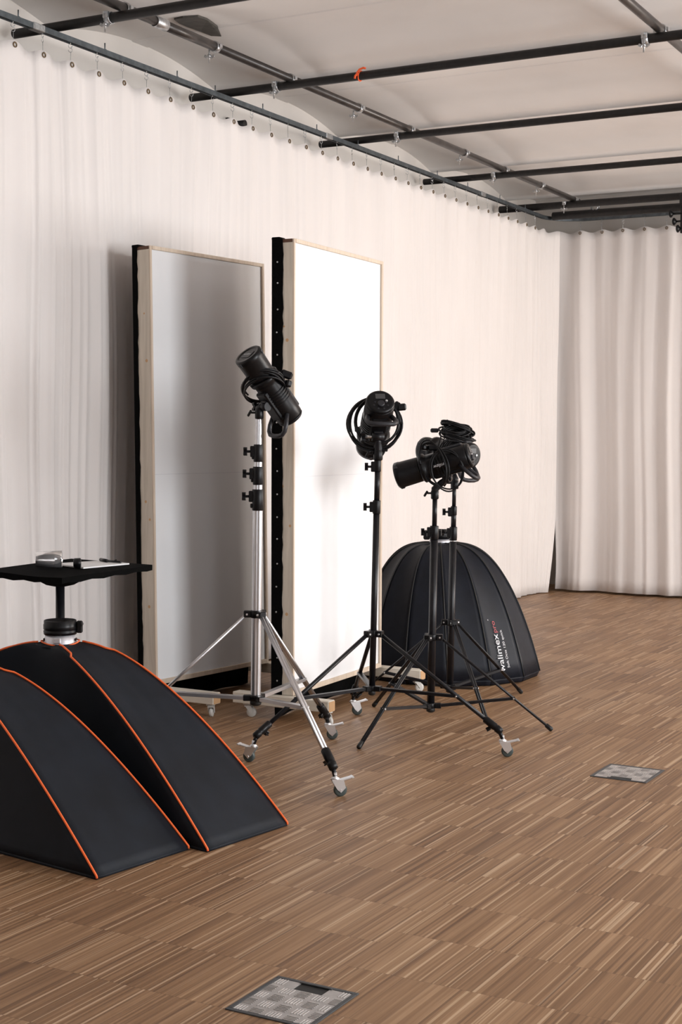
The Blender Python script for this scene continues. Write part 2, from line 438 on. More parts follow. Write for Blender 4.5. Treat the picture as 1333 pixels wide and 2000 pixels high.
# ------------------------------------------------------------------ pipe grid
ZB = 3.66; RB = .0255
bars = [(6.10, 'nearest of the black cross pipes, top left under the ceiling'), (7.765, 'black cross pipe with the orange tie, second from the camera'),
        (9.435, 'black cross pipe third from the camera, just beyond the orange-tied pipe'), (11.21, 'black cross pipe fourth from the camera, last one before the dark end pipes')]
def pipe(x0, x1, y, z, r, m='steel_black'):
    b_ = MB(); b_.tube([(x0, y, z), (x1, y, z)], r, 24, caps=False)
    b_.lathe((x0, y, z), (1, 0, 0), [(0.03, r - .004), (0, r - .004), (-.001, r - .001), (0, r)], 24, caps=True)
    b_.lathe((x1, y, z), (-1, 0, 0), [(0.03, r - .004), (0, r - .004), (-.001, r - .001), (0, r)], 24, caps=True)
    return b_
for y, lab in bars:
    thing_mesh('ceiling_pipe', pipe(-5.42, 3.1, y, ZB, RB), 'steel_black', (-1.1, y, ZB), lab, 'pipe', 'black cross pipes')
thing_mesh('ceiling_pipe', pipe(-5.43, 3.1, 12.89, ZB, .033), 'steel_black', (-1.1, 12.89, ZB), 'upper of the two thick black cross pipes at the far end of the ceiling', 'pipe', 'black cross pipes')
thing_mesh('ceiling_pipe', pipe(-4.98, 3.1, 13.12, 3.60, .038), 'steel_black', (-1.1, 13.12, 3.60), 'lower of the two thick black cross pipes just above the back curtain', 'pipe', 'black cross pipes')
ZL = ZB + 2 * RB + .001
lp = thing('ceiling_pipe', (-4.705, 8, ZL), 'long dark grey pipe with a grey sleeve, running beside the left curtain rail', 'pipe', 'lengthways pipes')
MB().tube([(-4.705, 2.6, ZL), (-4.705, 6.42, ZL)], RB - .001, 24).build('tube', 'steel_dark', lp)
MB().tube([(-4.705, 6.40, ZL), (-4.705, 6.98, ZL)], RB + .0015, 24).build('tube', 'steel_dark', lp)
MB().tube([(-4.705, 6.93, ZL), (-4.705, 13.05, ZL)], RB - .001, 24).build('tube', 'steel_dark', lp)
MB().lathe((-4.705, 6.40, ZL), (0, 1, 0), [(0, RB + .001), (.005, RB + .006), (.10, RB + .006), (.105, RB + .002)], 24).build('sleeve', 'galv', lp)
thing_mesh('ceiling_pipe', MB().tube([(-2.36, 2.6, ZL), (-2.36, 13.05, ZL)], RB, 24), 'steel_dark', (-2.36, 8, ZL), 'dark grey pipe running into the room at the top right corner of the picture', 'pipe', 'lengthways pipes')

def clamp(loc, along, label, down=True, double=True):
    """tube clamp around the lengthways pipe (y) and, if double, the cross pipe (x) below it"""
    t = thing('pipe_clamp', loc, label, 'clamp', 'galvanised pipe clamps')
    x, y, z = loc
    b_ = MB()
    b_.lathe((x, y + .035, z), (0, 1, 0), [(0, RB + .001), (0, RB + .006), (.032, RB + .006), (.032, RB + .001), (0, RB + .001)], 24, caps=False)
    b_.box((x - .034, y + .051, z), (.016, .032, .03), bev=.003)
    b_.box((x + .034, y + .051, z), (.02, .026, .022), bev=.003)
    b_.build('pipe_band', 'galv', t)
    if double:
        zz = ZB; yy = y
        b_ = MB(); b_.lathe((x - .085, yy, zz), (1, 0, 0), [(0, RB + .001), (0, RB + .006), (.034, RB + .006), (.034, RB + .001), (0, RB + .001)], 24, caps=False)
        b_.box((x - .068, yy - .03, zz + .012), (.034, .02, .034), bev=.003)
        b_.box((x - .045, yy + .03, zz + .028), (.07, .02, .018), bev=.003)
        b_.build('pipe_band', 'galv', t)
        by, bz, bx = yy - .036, zz - .005, x - .068
    else:
        by, bz, bx = y + .051, z - .012, x - .042
    b_ = MB(); b_.tube([(bx, by, bz + .03), (bx, by, bz - .075)], .005, 10)
    b_.lathe((bx, by, bz + .018), (0, 0, 1), [(0, .011), (.01, .011)], 6, False)
    b_.build('bolt', 'galv', t)
    b_ = MB(); b_.lathe((bx, by, bz - .045), (0, 0, 1), [(0, .010), (.014, .012), (.018, .009)], 12)
    for s_ in (-1, 1):
        b_.box((bx + s_ * .019, by + s_ * .006, bz - .038), (.024, .006, .016), Matrix.Rotation(-s_ * .5, 3, 'Y'), bev=.002)
    b_.build('wing_nut', 'galv', t)
    return t
xl = -4.705
clamp((xl, 6.10, ZL), 'y', 'pipe clamp with wing nut at the nearest crossing, top left of the picture')
clamp((xl, 7.765, ZL), 'y', 'pipe clamp where the orange-tied cross pipe meets the long left pipe')
clamp((xl, 9.435, ZL), 'y', 'pipe clamp where the third cross pipe meets the long left pipe')
clamp((xl, 11.21, ZL), 'y', 'pipe clamp where the fourth cross pipe meets the long left pipe')
clamp((xl, 12.89, ZL), 'y', 'small pipe clamp at the far end of the long left pipe')
clamp((-2.36, 7.765, ZL), 'y', 'pipe clamp on the orange-tied cross pipe at the top right corner')
clamp((xl, 6.93, ZL), 'y', 'loose clamp on the long left pipe beside the grey-brown ceiling patch', double=False)
clamp((xl, 8.66, ZL), 'y', 'loose clamp on the long left pipe between the orange-tied and third cross pipes', double=False)
clamp((xl, 10.40, ZL), 'y', 'loose clamp on the long left pipe between the third and fourth cross pipes', double=False)
clamp((xl, 12.03, ZL), 'y', 'loose clamp on the long left pipe beyond the fourth cross pipe', double=False)
clamp((-4.56, 13.06, 3.655), 'y', 'pipe clamp hanging in front of the dark pipe above the far corner', double=False)
# orange tie on the second cross pipe
b = MB(); yy = 7.765
b.tube([V((-4.185 + .006 * math.sin(a), yy + (RB + .003) * math.cos(a), ZB + (RB + .003) * math.sin(a))) for a in [2 * PI * k / 20 for k in range(20)]], .0035, 8, True)
b.tube([(-4.185, yy - .028, ZB - .004), (-4.192, yy - .034, ZB + .012), (-4.175, yy - .034, ZB + .03), (-4.150, yy - .03, ZB + .038), (-4.135, yy - .03, ZB + .033)], .006, 8)
b.tube([(-4.190, yy - .03, ZB + .008), (-4.203, yy - .034, ZB - .006), (-4.205, yy - .034, ZB - .02)], .007, 8)
thing_mesh('orange_tie', b, 'orange_tape', (-4.185, yy, ZB), 'bright orange tape tied around the second black cross pipe', 'tie')
# patch on the ceiling above the lengthways pipe
def ceil_z(y):
    t = ((y - Y0) / SP) % 1; return ZS + RISE * (1 - (2 * t - 1) ** 2)
k_ = (3.875 - 1.5) / (3.82 - 1.5)
pts = [(-4.803, 6.715), (-4.735, 6.707), (-4.661, 6.734), (-4.678, 6.814), (-4.736, 6.944), (-4.824, 7.063), (-4.872, 7.039), (-4.875, 6.966), (-4.873, 6.872), (-4.855, 6.801)]
pts = [(x * k_, 6.715 * k_ + (y - 6.715) * k_ * 1.45) for x, y in pts]; m_ = len(pts)
b = MB(); b.add([(x, y, ceil_z(y) - .012) for x, y in pts] + [(x, y, ceil_z(y) + .02) for x, y in pts],
                [tuple(range(m_))] + [(i, i + m_, (i + 1) % m_ + m_, (i + 1) % m_) for i in range(m_)])
thing_mesh('ceiling_patch', b, 'patch', (-4.95, 7.1, 3.87), 'dark grey-brown patch of irregular outline on the ceiling, top left', 'patch')
# stub of black pipe behind the curtain
thing_mesh('pipe_stub', MB().tube([(-5.53, 8.33, 3.60), (-5.37, 8.33, 3.60)], .024, 20).box((-5.49, 8.33, 3.60), (.02, .09, .09), bev=.004), 'steel_black', (-5.5, 8.33, 3.6), 'short black pipe stub peeping out above the left curtain between the wire hooks', 'pipe stub')
# black adjustable bracket hanging at the right edge
t = thing('lamp_hanger', (-3.64, 12.8, 3.62), 'black bracket with star knobs hanging from the end pipe at the right edge', 'bracket')
b = MB(); b.box((-3.645, 12.80, 3.49), (.026, .03, .34), bev=.004); b.box((-3.585, 12.80, 3.47), (.024, .03, .30), bev=.004); b.box((-3.615, 12.80, 3.615), (.09, .10, .10), bev=.01); b.box((-3.615, 12.8, 3.44), (.06, .026, .024), bev=.004)
b.build('arm', 'steel_black', t)
for (x, z) in ((-3.745, 3.495), (-3.715, 3.425), (-3.68, 3.36)):
    b = MB(); b.tube([(x, 12.79, z), (-3.58, 12.79, z)], .009, 12); b.lathe((x - .012, 12.79, z), (1, 0, 0), [(0, .022), (.008, .034), (.018, .034), (.034, .014)], 16)
    b.build('knob', 'black_plastic', t)

# ------------------------------------------------------------------ wheeled white panels
def castor_white(x, y, ztop, ang, parent):
    """plastic twin-wheel castor under a beam"""
    R = .026; c = V((x, y, 0)); rz = rotz(ang); d = rz @ V((1, 0, 0)); s_ = rz @ V((0, 1, 0))
    b_ = MB(); b_.box((x, y, ztop - .003), (.045, .045, .006), rz, .001)
    b_.tube([c + V((0, 0, ztop - .004)), c + V((0, 0, ztop - .016))], .012, 14)
    for k in (-1, 1):
        b_.add([c + s_ * k * .0165 + V((0, 0, ztop - .014)) - d * .014, c + s_ * k * .0165 + V((0, 0, ztop - .014)) + d * .02,
                c + s_ * k * .0165 + d * .030 + V((0, 0, R)), c + s_ * k * .0165 + d * .014 + V((0, 0, R - .004)),
                c + s_ * k * .0135 + V((0, 0, ztop - .014)) - d * .014, c + s_ * k * .0135 + V((0, 0, ztop - .014)) + d * .02,
                c + s_ * k * .0135 + d * .030 + V((0, 0, R)), c + s_ * k * .0135 + d * .014 + V((0, 0, R - .004))],
               [(0, 1, 2, 3), (7, 6, 5, 4), (0, 4, 5, 1), (1, 5, 6, 2), (2, 6, 7, 3), (3, 7, 4, 0)])
    b_.box(c + V((0, 0, ztop - .015)), (.036, .034, .006), rz, .001)
    o_ = b_.build('castor', 'wheel_white', parent)
    b_ = MB(); w = c + d * .018 + V((0, 0, R))
    b_.lathe(w - s_ * .011, s_, [(0, .012), (0, R * .72), (0.0015, R * .78), (.0015, R - .003), (.004, R), (.018, R), (.0205, R - .003), (.0205, R * .78), (.022, R * .72), (.022, .012)], 28)
    b_.tube([w - s_ * .018, w + s_ * .018], .0045, 10)
    b_.build('wheel', 'wheel_white', o_)

def board(origin, rz_deg, tilt_deg, L, label, feet, wrap=.048, nails=True):
    root = thing('reflector_panel', (origin[0], origin[1], 0), label, 'panel', 'white reflector panels on castors')
    R = Matrix.Rotation(math.radians(rz_deg), 3, 'Z') @ Matrix.Rotation(math.radians(tilt_deg), 3, 'Y')
    o0 = V((origin[0], origin[1], .135)); H = 2.385; D = .105
    def W(p): return o0 + R @ V(p)
    def bx(mb, x0, x1, y0, y1, z0, z1, bev=.0015):
        mb.box(W(((x0 + x1) / 2, (y0 + y1) / 2, (z0 + z1) / 2)), (abs(x1 - x0), abs(y1 - y0), abs(z1 - z0)), R, bev)
    # the four sides of the box: near, far, top, bottom boards
    b_ = MB(); bx(b_, -D, 0, 0, .022, 0, H - .018); b_.build('side_board', 'pine', root)
    b_ = MB(); bx(b_, -D, 0, L - .022, L, 0, H - .018); b_.build('side_board', 'pine', root)
    b_ = MB(); bx(b_, -D, 0, .022, L - .022, 0, .022); b_.build('bottom_board', 'pine', root)
    b_ = MB(); bx(b_, -D, -.003, 0, L, H - .018, H); b_.build('top_board', 'brown_edge', root)
    # white face set in a slat border
    b_ = MB(); bx(b_, -.012, -.002, .022, L - .022, .022, H - .018, 0); bx(b_, -.002, 0, .002, L - .002, .002, H - .002, 0); 
    f = b_.build('white_face', 'white_board', root)
    b_ = MB(); bx(b_, -.0005, .009, 0, .014, 0, H); b_.build('slat', 'pine_trim', root)
    b_ = MB(); bx(b_, -.0005, .012, L - .018, L, 0, H); b_.build('slat', 'pine_trim', root)
    b_ = MB(); bx(b_, -.0005, .012, .014, L - .018, H - .020, H); b_.build('slat', 'pine_trim', root)
    b_ = MB(); bx(b_, -.0005, .012, .014, L - .018, 0, .026); b_.build('slat', 'pine_trim', root)
    # joint line in the face
    b_ = MB(); bx(b_, 0, .0006, .014, L - .018, 1.148, 1.151, 0); b_.build('joint', 'print_white', root)
    # black felt nailed over the back and wrapped round the near and far edges
    nz = 60; r_ = random.Random(int(abs(origin[0] * 1000)))
    wob = [wrap + r_.uniform(-.0035, .0035) for _ in range(nz + 1)]
    b_ = MB()
    vs = []
    for k in range(nz + 1):
        z = H * k / nz; e = wob[k]
        prof_ = [(-D + e, -.003), (-D + e, -.0005), (-D - .001, -.0005)]
        ring = [(-D + e, 0), (-D + e, -.006), (-D - .012, -.007), (-D - .02, .0), (-D - .02, L), (-D - .012, L + .007), (-D + e, L + .006), (-D + e, L), (-D - .002, L), (-D - .002, 0)]
        vs += [W((x, y, z)) for x, y in ring]
    m_ = 10
    fs = [(k * m_ + i, k * m_ + (i + 1) % m_, (k + 1) * m_ + (i + 1) % m_, (k + 1) * m_ + i) for k in range(nz) for i in range(m_)]
    fs += [tuple(range(m_)), tuple(nz * m_ + i for i in reversed(range(m_)))]
    b_.add(vs, fs)
    bx(b_, -D - .02, -D + .03, -.006, .06, H - .003, H + .012, .004)
    felt = b_.build('felt_cover', 'felt', root)
    def drop(u, v):
        y = .03 + u * (L - .06); p = W((-D - .016 + .010 * math.sin(17 * y) * v, y, 0)); p.z = .15 - v * (.146 + .003 * math.sin(23 * y)); return p
    fb = MB().grid(drop, 40, 4).build('felt_skirt', 'felt', root); fm = fb.modifiers.new('thick', 'SOLIDIFY'); fm.thickness = .004; fm.offset = 0
    for k in range(19 if nails else 0):
        z = .08 + k * .122 + r_.uniform(-.012, .012)
        MB().lathe(W((-D + .016 + r_.uniform(-.004, .004), -.006, z)), R @ V((0, -1, 0)), [(0, .0052), (.0015, .0045), (.0022, .001)], 10).build('nail_head', 'galv', felt)
    for (z, x, rr) in ((1.86, -.028, .010), (1.02, -.05, .009), (.93, -.022, .008), (.42, -.035, .010), (2.02, -.045, .006)):
        MB().lathe(W((x + r_.uniform(-.01, .01), .0005, z + r_.uniform(-.1, .1))), R @ V((0, -1, 0)), [(0, rr), (.0006, rr * .9)], 12).build('knot', 'endgrain', root)
    # feet: two cross beams on castors
    for (x0, x1, y, castors) in feet:
        b_ = MB(); b_.box(((x0 + x1) / 2, y, .1035), (x1 - x0, .07, .06), bev=.004)
        ft = b_.build('foot_beam', 'pine_beam', root)
        MB().box((x1 + .0005, y, .1035), (.002, .062, .052)).build('end_grain', 'endgrain', ft)
        for (cx, ang) in castors: castor_white(cx, y, .0735, ang, root)
    # back strut from the far foot
    return root
board((-3.878, 6.487), 2.4, -.2, 1.09, 'brightly lit white panel with black felt edge, standing behind the middle light stand',
      [(-4.22, -3.63, 6.475, [(-4.14, .2), (-3.66, -.3)]), (-4.20, -3.66, 7.62, [(-4.14, 2.2), (-3.70, .9)])])
board((-4.682, 6.378), -6.2, -1.15, .99, 'shaded white panel with black felt edge, standing left of the silver light stand',
      [(-5.0, -4.262, 6.355, [(-4.93, .6), (-4.30, 2.0)]), (-4.93, -4.35, 7.395, [(-4.88, 1.0), (-4.40, .3)])], .018, False)

# ------------------------------------------------------------------ light stands
TC = V((.484, -.875, 0)); RC = V((.875, .484, 0))        # horizontal directions used to set knobs facing the room
def lerp(a, b_, t): return a + (b_ - a) * t
def star_knob(c, d, parent, name='knob', r=.025, L=.017, m='black_plastic'):
    """four-lobed clamping knob on a short shaft"""
    c = V(c); d = V(d).normalized(); b_ = MB(); b_.tube([c, c + d * (L + .01)], .006, 10)
    u = d.orthogonal().normalized(); w = d.cross(u); n_ = 24; vs = []
    for h in (L, L + .016):
        for k in range(n_):
            a = 2 * PI * k / n_; rr = r * (.72 + .28 * math.cos(4 * a)); vs.append(c + d * h + (u * math.cos(a) + w * math.sin(a)) * rr)
    fs = [(k, (k + 1) % n_, n_ + (k + 1) % n_, n_ + k) for k in range(n_)] + [tuple(reversed(range(n_))), tuple(n_ + k for k in range(n_))]
    b_.add(vs, fs); return b_.build(name, m, parent)
def caster(c, ang, parent):
    """chrome swivel caster with brake, wheel touching the ground; c = stem foot position (x,y)"""
    R = .028; rz = rotz(ang); d = rz @ V((1, 0, 0)); s_ = rz @ V((0, 1, 0)); c = V((c[0], c[1], 0)); w = c + d * .022 + V((0, 0, R))
    b_ = MB(); zt = .072
    b_.lathe(c + V((0, 0, zt)), (0, 0, 1), [(0, .017), (.008, .017), (.012, .009), (.03, .007)], 16)
    for k in (-1, 1):
        o_ = s_ * k * .0165; q = [c - d * .018 + V((0, 0, zt)), c + d * .034 + V((0, 0, zt)), w + d * .020 + V((0, 0, .010)), w + V((0, 0, -.010)), w - d * .016 + V((0, 0, .004))]
        b_.add([p + o_ for p in q] + [p + o_ * .82 for p in q], [(0, 1, 2, 3, 4), (9, 8, 7, 6, 5)] + [(i, i + 5, (i + 1) % 5 + 5, (i + 1) % 5) for i in range(5)])
    b_.box(c + d * .004 + V((0, 0, zt)), (.040, .034, .004), rz, .001)
    o = b_.build('caster', 'chrome', parent)
    b_ = MB(); b_.lathe(w - s_ * .0115, s_, [(0, .010), (0, R - .007), (.002, R - .002), (.006, R), (.017, R), (.021, R - .002), (.023, R - .007), (.023, .010)], 28); b_.build('wheel', 'rubber', o)
    MB().tube([w - s_ * .019, w + s_ * .019], .005, 12).build('axle', 'chrome', o)
    tl = Matrix.Rotation(-.22, 3, 'Y')
    b_ = MB(); b_.box(c + d * .050 + V((0, 0, zt + .003)), (.056, .030, .007), rz @ tl, .002); b_.box(c + d * .072 + V((0, 0, zt + .008)), (.012, .036, .008), rz @ tl, .002); b_.box(c + d * .020 + V((0, 0, zt - .006)), (.03, .03, .012), rz, .002)
    b_.build('brake_lever', 'chrome', o)
def stand(name, base, ptop, feet, z_col, z_hub, secs, leg_r, leg_m, pole_lean, label, casters=None, brace_z=None, groove=False, kdir=(-1, 0, 0), hub_m='black_plastic'):
    """secs: list of (z0, z1, radius, material, kind) for the pole; feet: list of (x,y) ground points"""
    root = thing(name, (base[0], base[1], 0), label, 'light stand', 'photo light stands')
    base = V((base[0], base[1], 0)); lean = V((pole_lean[0], pole_lean[1], 0))
    def ax(z): return base + lean * (z / ptop) + V((0, 0, z))
    kd = V(kdir)
    for (z0, z1, r, m, kind) in secs:
        b_ = MB()
        if kind == 'collar':
            b_.lathe(ax(z0), ax(z1) - ax(z0), [(0, r * .93), (.003, r), (z1 - z0 - .003, r), (z1 - z0, r * .93)], 28)
            b_.box(ax(z1 - .032) + kd * (r + .004), (.022, .024, .05), rotz(math.atan2(kd.y, kd.x)), .003)
            b_.box(ax(z0 + .022) + kd * (r + .002), (.012, .02, .02), rotz(math.atan2(kd.y, kd.x)), .003)
            o = b_.build('collar', m, root); star_knob(ax(z1 - .032) + kd * (r + .012), kd, o)
        else:
            if groove:   # extruded profile with two ribs
                n_ = 36; vs = []
                for z in (z0, z1):
                    for k in range(n_):
                        a = 2 * PI * k / n_; rr = r * (1 - .13 * max(0, math.cos(2 * (a - 2.2))) ** 8); vs.append(ax(z) + V((math.cos(a) * rr, math.sin(a) * rr, 0)))
                b_.add(vs, [(k, (k + 1) % n_, n_ + (k + 1) % n_, n_ + k) for k in range(n_)], True); b_.add(vs, [tuple(reversed(range(n_))), tuple(n_ + k for k in range(n_))])
            else: b_.tube([ax(z0), ax(z1)], r, 20)
            b_.build('pole_section', m, root)
    # spreader collar and lower hub
    rp = secs[0][2]
    def hub(z, h, r, nm):
        b_ = MB(); b_.lathe(ax(z - h / 2), (0, 0, 1), [(0, r * .9), (.003, r), (h - .003, r), (h, r * .9)], 24)
        for f in feet:
            d = (V((f[0], f[1], 0)) - base).normalized(); b_.box(ax(z) + d * (r + .012), (.034, .034, h * .9), rotz(math.atan2(d.y, d.x)), .003)
        return b_.build(nm, hub_m, root)
    hub(z_col, .034, rp + .006, 'leg_collar'); hub(z_hub, .028, rp + .005, 'hub')
    MB().lathe(ax(z_hub - .035), (0, 0, 1), [(0, rp * .7), (.006, rp + .003), (.03, rp + .003)], 20).build('foot_cap', 'rubber_black', root)
    for i, f in enumerate(feet):
        F = V((f[0], f[1], 0)); d = (F - base).normalized(); side = V((-d.y, d.x, 0))
        zt = .125 if casters else .012
        top = ax(z_col) + d * (rp + .020); bot = F + V((0, 0, zt)) - (d * .02 if casters else V((0, 0, 0)))
        ld = (bot - top).normalized(); w3 = frame(ld)
        b_ = MB()
        if groove or not casters:     # channel shaped leg: two rounded rails joined by a web
            for k in (-1, 1): b_.tube([top + side * k * leg_r * .62, bot + side * k * leg_r * .62], leg_r * .62, 12)
            b_.box((top + bot) / 2, ((bot - top).length, leg_r * .8, leg_r * .8), w3)
        else: b_.tube([top, bot], leg_r, 16)
        lg = b_.build('leg', leg_m, root)
        if casters:
            b_ = MB(); a0 = bot - ld * .085; b_.lathe(a0, ld, [(0, leg_r + .004), (.004, leg_r + .007), (.060, leg_r + .008), (.068, leg_r + .005), (.072, leg_r + .008), (.098, leg_r + .007), (.104, .008)], 20)
            b_.tube([bot + V((0, 0, .0)), F + V((0, 0, .085))], .010, 12)
            sl = b_.build('foot_socket', 'black_plastic', lg)
            star_knob(bot - ld * .02 + side * .0 - d * .018, (-d - V((0, 0, .6))), lg, r=.013, L=.012)
            caster(F, casters[i], root)
        else:
            MB().lathe(bot - ld * .03, ld, [(0, leg_r * 1.15), (.034, leg_r * 1.25), (.04, leg_r * .9)], 16).build('foot_tip', 'rubber_black', lg)
        # brace from the hub to the leg
        bz = brace_z if brace_z else z_hub; tt = (top.z - bz) / (top.z - bot.z); att = lerp(top, bot, tt)
        h0 = ax(z_hub) + d * (rp + .02)
        b_ = MB()
        for k in (-1, 1): b_.box((h0 + att) / 2 + side * k * leg_r * 1.0, ((att - h0).length + .015, .004, leg_r * 1.35), frame(att - h0), .001)
        b_.box((h0 + att) / 2 + V((0, 0, leg_r * .55)), ((att - h0).length, leg_r * 2.0, .003), frame(att - h0))
        b_.build('brace', leg_m, root)
        MB().tube([att - side * leg_r * 1.5, att + side * leg_r * 1.5], .0045, 10).build('rivet', 'chrome', lg)
        MB().tube([top - side * leg_r * 1.9, top + side * leg_r * 1.9], .0045, 10).build('rivet', 'chrome', lg)
    return root, ax
KD = -RC.normalized()
al, bk = 'alu', 'black_metal'
# silver wheeled stand
S0 = (-3.490, 5.515)
stS, axS = stand('light_stand', S0, 1.59, [(-2.902, 5.21), (-3.49, 6.187), (-4.067, 5.18)], .694, .312,
    [(.30, 1.165, .023, al, 'tube'), (1.162, 1.258, .0255, 'black_plastic', 'collar'), (1.255, 1.282, .0205, al, 'tube'), (1.278, 1.360, .0235, 'black_plastic', 'collar'),
     (1.357, 1.385, .018, al, 'tube'), (1.381, 1.460, .021, 'black_plastic', 'collar'), (1.457, 1.60, .0145, al, 'tube')],
    .0125, al, (.008, .006), 'silver aluminium light stand on three casters, in front of the shaded white panel', casters=[.75, .55, 2.3], brace_z=.335, groove=True, kdir=KD)
# black wheeled stand
A0 = (-3.264, 6.215)
stA, axA = stand('light_stand', A0, 1.43, [(-3.535, 5.573), (-2.592, 6.270), (-3.68, 6.80)], .540, .272,
    [(.262, 1.14, .0152, bk, 'tube'), (1.125, 1.19, .0190, 'black_plastic', 'collar'), (1.185, 1.345, .0132, bk, 'tube'), (1.33, 1.385, .017, 'black_plastic', 'collar'), (1.38, 1.445, .011, bk, 'tube')],
    .0105, bk, (.020, .012), 'black light stand on three casters, in front of the bright white panel', casters=[3.3, .5, .8], brace_z=.268, kdir=KD)
# two black stands without wheels
B0 = (-3.172, 6.700)
stB, axB = stand('light_stand', B0, 1.20, [(-3.25, 6.07), (-2.609, 6.947), (-3.69, 7.063)], .472, .118,
    [(.10, 1.0, .0195, bk, 'tube'), (.975, 1.045, .0225, 'black_plastic', 'collar'), (1.04, 1.19, .0125, bk, 'tube'), (1.183, 1.190, .0135, 'chrome', 'tube'), (1.185, 1.22, .008, bk, 'tube')],
    .0100, bk, (.010, .005), 'black light stand without casters, nearer of the pair before the dome softbox', brace_z=.165, kdir=KD)
C0 = (-3.357, 7.338)
stC, axC = stand('light_stand', C0, 1.25, [(-2.960, 6.945), (-3.147, 7.879), (-3.90, 7.25)], .465, .105,
    [(.085, .95, .0190, bk, 'tube'), (.925, 1.0, .0215, 'black_plastic', 'collar'), (.995, 1.10, .0145, bk, 'tube'), (.919, .924, .0195, 'chrome', 'tube'), (1.065, 1.115, .0175, 'black_plastic', 'collar'), (1.11, 1.25, .011, bk, 'tube')],
    .0100, bk, (.012, .006), 'black light stand without casters, farther of the pair, closest to the dome softbox', brace_z=.16, kdir=KD)

# ------------------------------------------------------------------ studio flash heads
def text_mesh(s_, size, name='t'):
    cu = bpy.data.curves.new(name, 'FONT'); cu.body = s_; cu.size = size; cu.resolution_u = 3; cu.align_x = 'LEFT'
    ob = bpy.data.objects.new(name, cu); C.objects.link(ob); bpy.context.view_layer.update()
    me = bpy.data.meshes.new_from_object(ob.evaluated_get(bpy.context.evaluated_depsgraph_get()))
    vs = [V(v.co) for v in me.vertices]; fs = [tuple(p.vertices) for p in me.polygons]
    bpy.data.objects.remove(ob); bpy.data.curves.remove(cu); bpy.data.meshes.remove(me)
    w = max(v.x for v in vs) if vs else 0
    return vs, fs, w
def flash(pos, fdir, stand_top, label, cap=True, flare=True, up=V((0, 0, 1)), text_side=None, cap_len=.125, cap_text=False, scale=1.12):
    root = thing('studio_flash', stand_top, label, 'studio flash', 'studio flash heads')
    F = frame(fdir, up); pos = V(pos)
    def W(p): return pos + F @ V(p)
    fx, fy, fz = F @ V((1, 0, 0)), F @ V((0, 1, 0)), F @ V((0, 0, 1))
    b_ = MB(); b_.lathe(W((-.12, 0, 0)), fx, [(0, .060), (.004, .063), (.06, .064), (.10, .0645), (.20, .061), (.215, .062), (.222, .072), (.240, .074), (.246, .066)], 36)
    for k in range(5): b_.lathe(W((-.02 + k * .014, 0, 0)), fx, [(0, .0645), (.001, .0665), (.006, .0665), (.007, .0645)], 36, caps=False)
    b_.box(W((-.01, 0, -.055)), (.16, .07, .03), F, .006)
    body = b_.build('body', 'black_plastic', root)
    # raised fairing along the top with carry rib
    b_ = MB(); b_.box(W((-.03, 0, .064)), (.15, .045, .014), F, .005); b_.build('top_fairing', 'grey_plastic', root)
    # rear control panel
    b_ = MB(); b_.lathe(W((-.12, 0, 0)), -fx, [(0, .061), (.006, .062), (.014, .056), (.015, .05)], 36); rp_ = b_.build('control_panel', 'black_plastic', root)
    MB().box(W((-.1365, 0, .024)), (.003, .042, .026), F, .001).build('display', 'screen', rp_)
    b_ = MB(); b_.lathe(W((-.134, 0, -.016)), -fx, [(0, .016), (.008, .015), (.010, .012)], 20); b_.build('dial', 'grey_plastic', rp_)
    for (yy_, zz_) in ((-.024, -.006), (.024, -.006), (-.030, -.022), (.030, -.022), (-.012, -.040), (.012, -.040)):
        MB().lathe(W((-.134, yy_, zz_)), -fx, [(0, .0045), (.003, .004)], 12).build('button', 'grey_plastic', rp_)
    MB().lathe(W((-.134, -.026, .002)), -fx, [(0, .0055), (.004, .0045)], 14).build('socket', 'chrome', rp_)
    # handle: a bent loop below the rear
    hd = []
    for (hx, hy, hz) in ((-.075, -.050, -.035), (-.105, -.062, -.080), (-.122, -.060, -.104), (-.132, -.046, -.118), (-.136, -.02, -.122), (-.136, .02, -.122), (-.132, .046, -.118), (-.122, .060, -.104), (-.105, .062, -.080), (-.075, .050, -.035)):
        hd.append(W((hx, hy, hz)))
    MB().tube(hd, .0105, 12).build('handle', 'grey_plastic', root)
    # locking ring lever on the bayonet
    b_ = MB(); b_.box(W((.112, .066, .03)), (.016, .03, .024), F, .004); b_.build('lock_lever', 'black_plastic', root)
    if cap:
        b_ = MB(); b_.lathe(W((.124, 0, 0)), fx, [(0, .060), (.01, .063), (cap_len - .03, .0655), (cap_len - .026, .0675), (cap_len - .006, .0675), (cap_len, .062), (cap_len, .050), (cap_len - .003, .048)], 36)
        cp = b_.build('protective_cap', 'black_plastic', root)
        for a in (.6, 2.7, 4.8):
            b_ = MB(); b_.box(W((.124 + cap_len - .017, math.cos(a) * .068, math.sin(a) * .068)), (.018, .012, .006), F @ Matrix.Rotation(a - PI / 2, 3, 'X'), .001); b_.build('catch', 'grey_plastic', cp)
        if cap_text:
            b_ = MB(); b_.box(W((.124 + cap_len - .002, 0, 0)), (.003, .062, .046), F, .002); b_.build('label_plate', 'grey_plastic', cp)
            vs, fs, w = text_mesh('walimex', .016); b_ = MB(); b_.add([W((.124 + cap_len + .0005, (w / 2 - v.x), v.y - .004)) for v in vs], fs); b_.build('lettering', 'galv', cp)
    if text_side is not None:
        vs, fs, w = text_mesh('walimex', .024); b_ = MB(); a0, sg = text_side
        def onb(v):
            a = a0 + sg * v.y / .0648 ; return W((.062 - v.x - .01 + 0, math.cos(a) * .0668, math.sin(a) * .0668))
        b_.add([onb(v) for v in vs], fs); b_.build('lettering', 'print_white', body)
    # tilting bracket down to the stand
    st = V(stand_top); jt = W((.01, 0, -.075))
    b_ = MB(); b_.box(W((.01, 0, -.068)), (.05, .04, .022), F, .004)
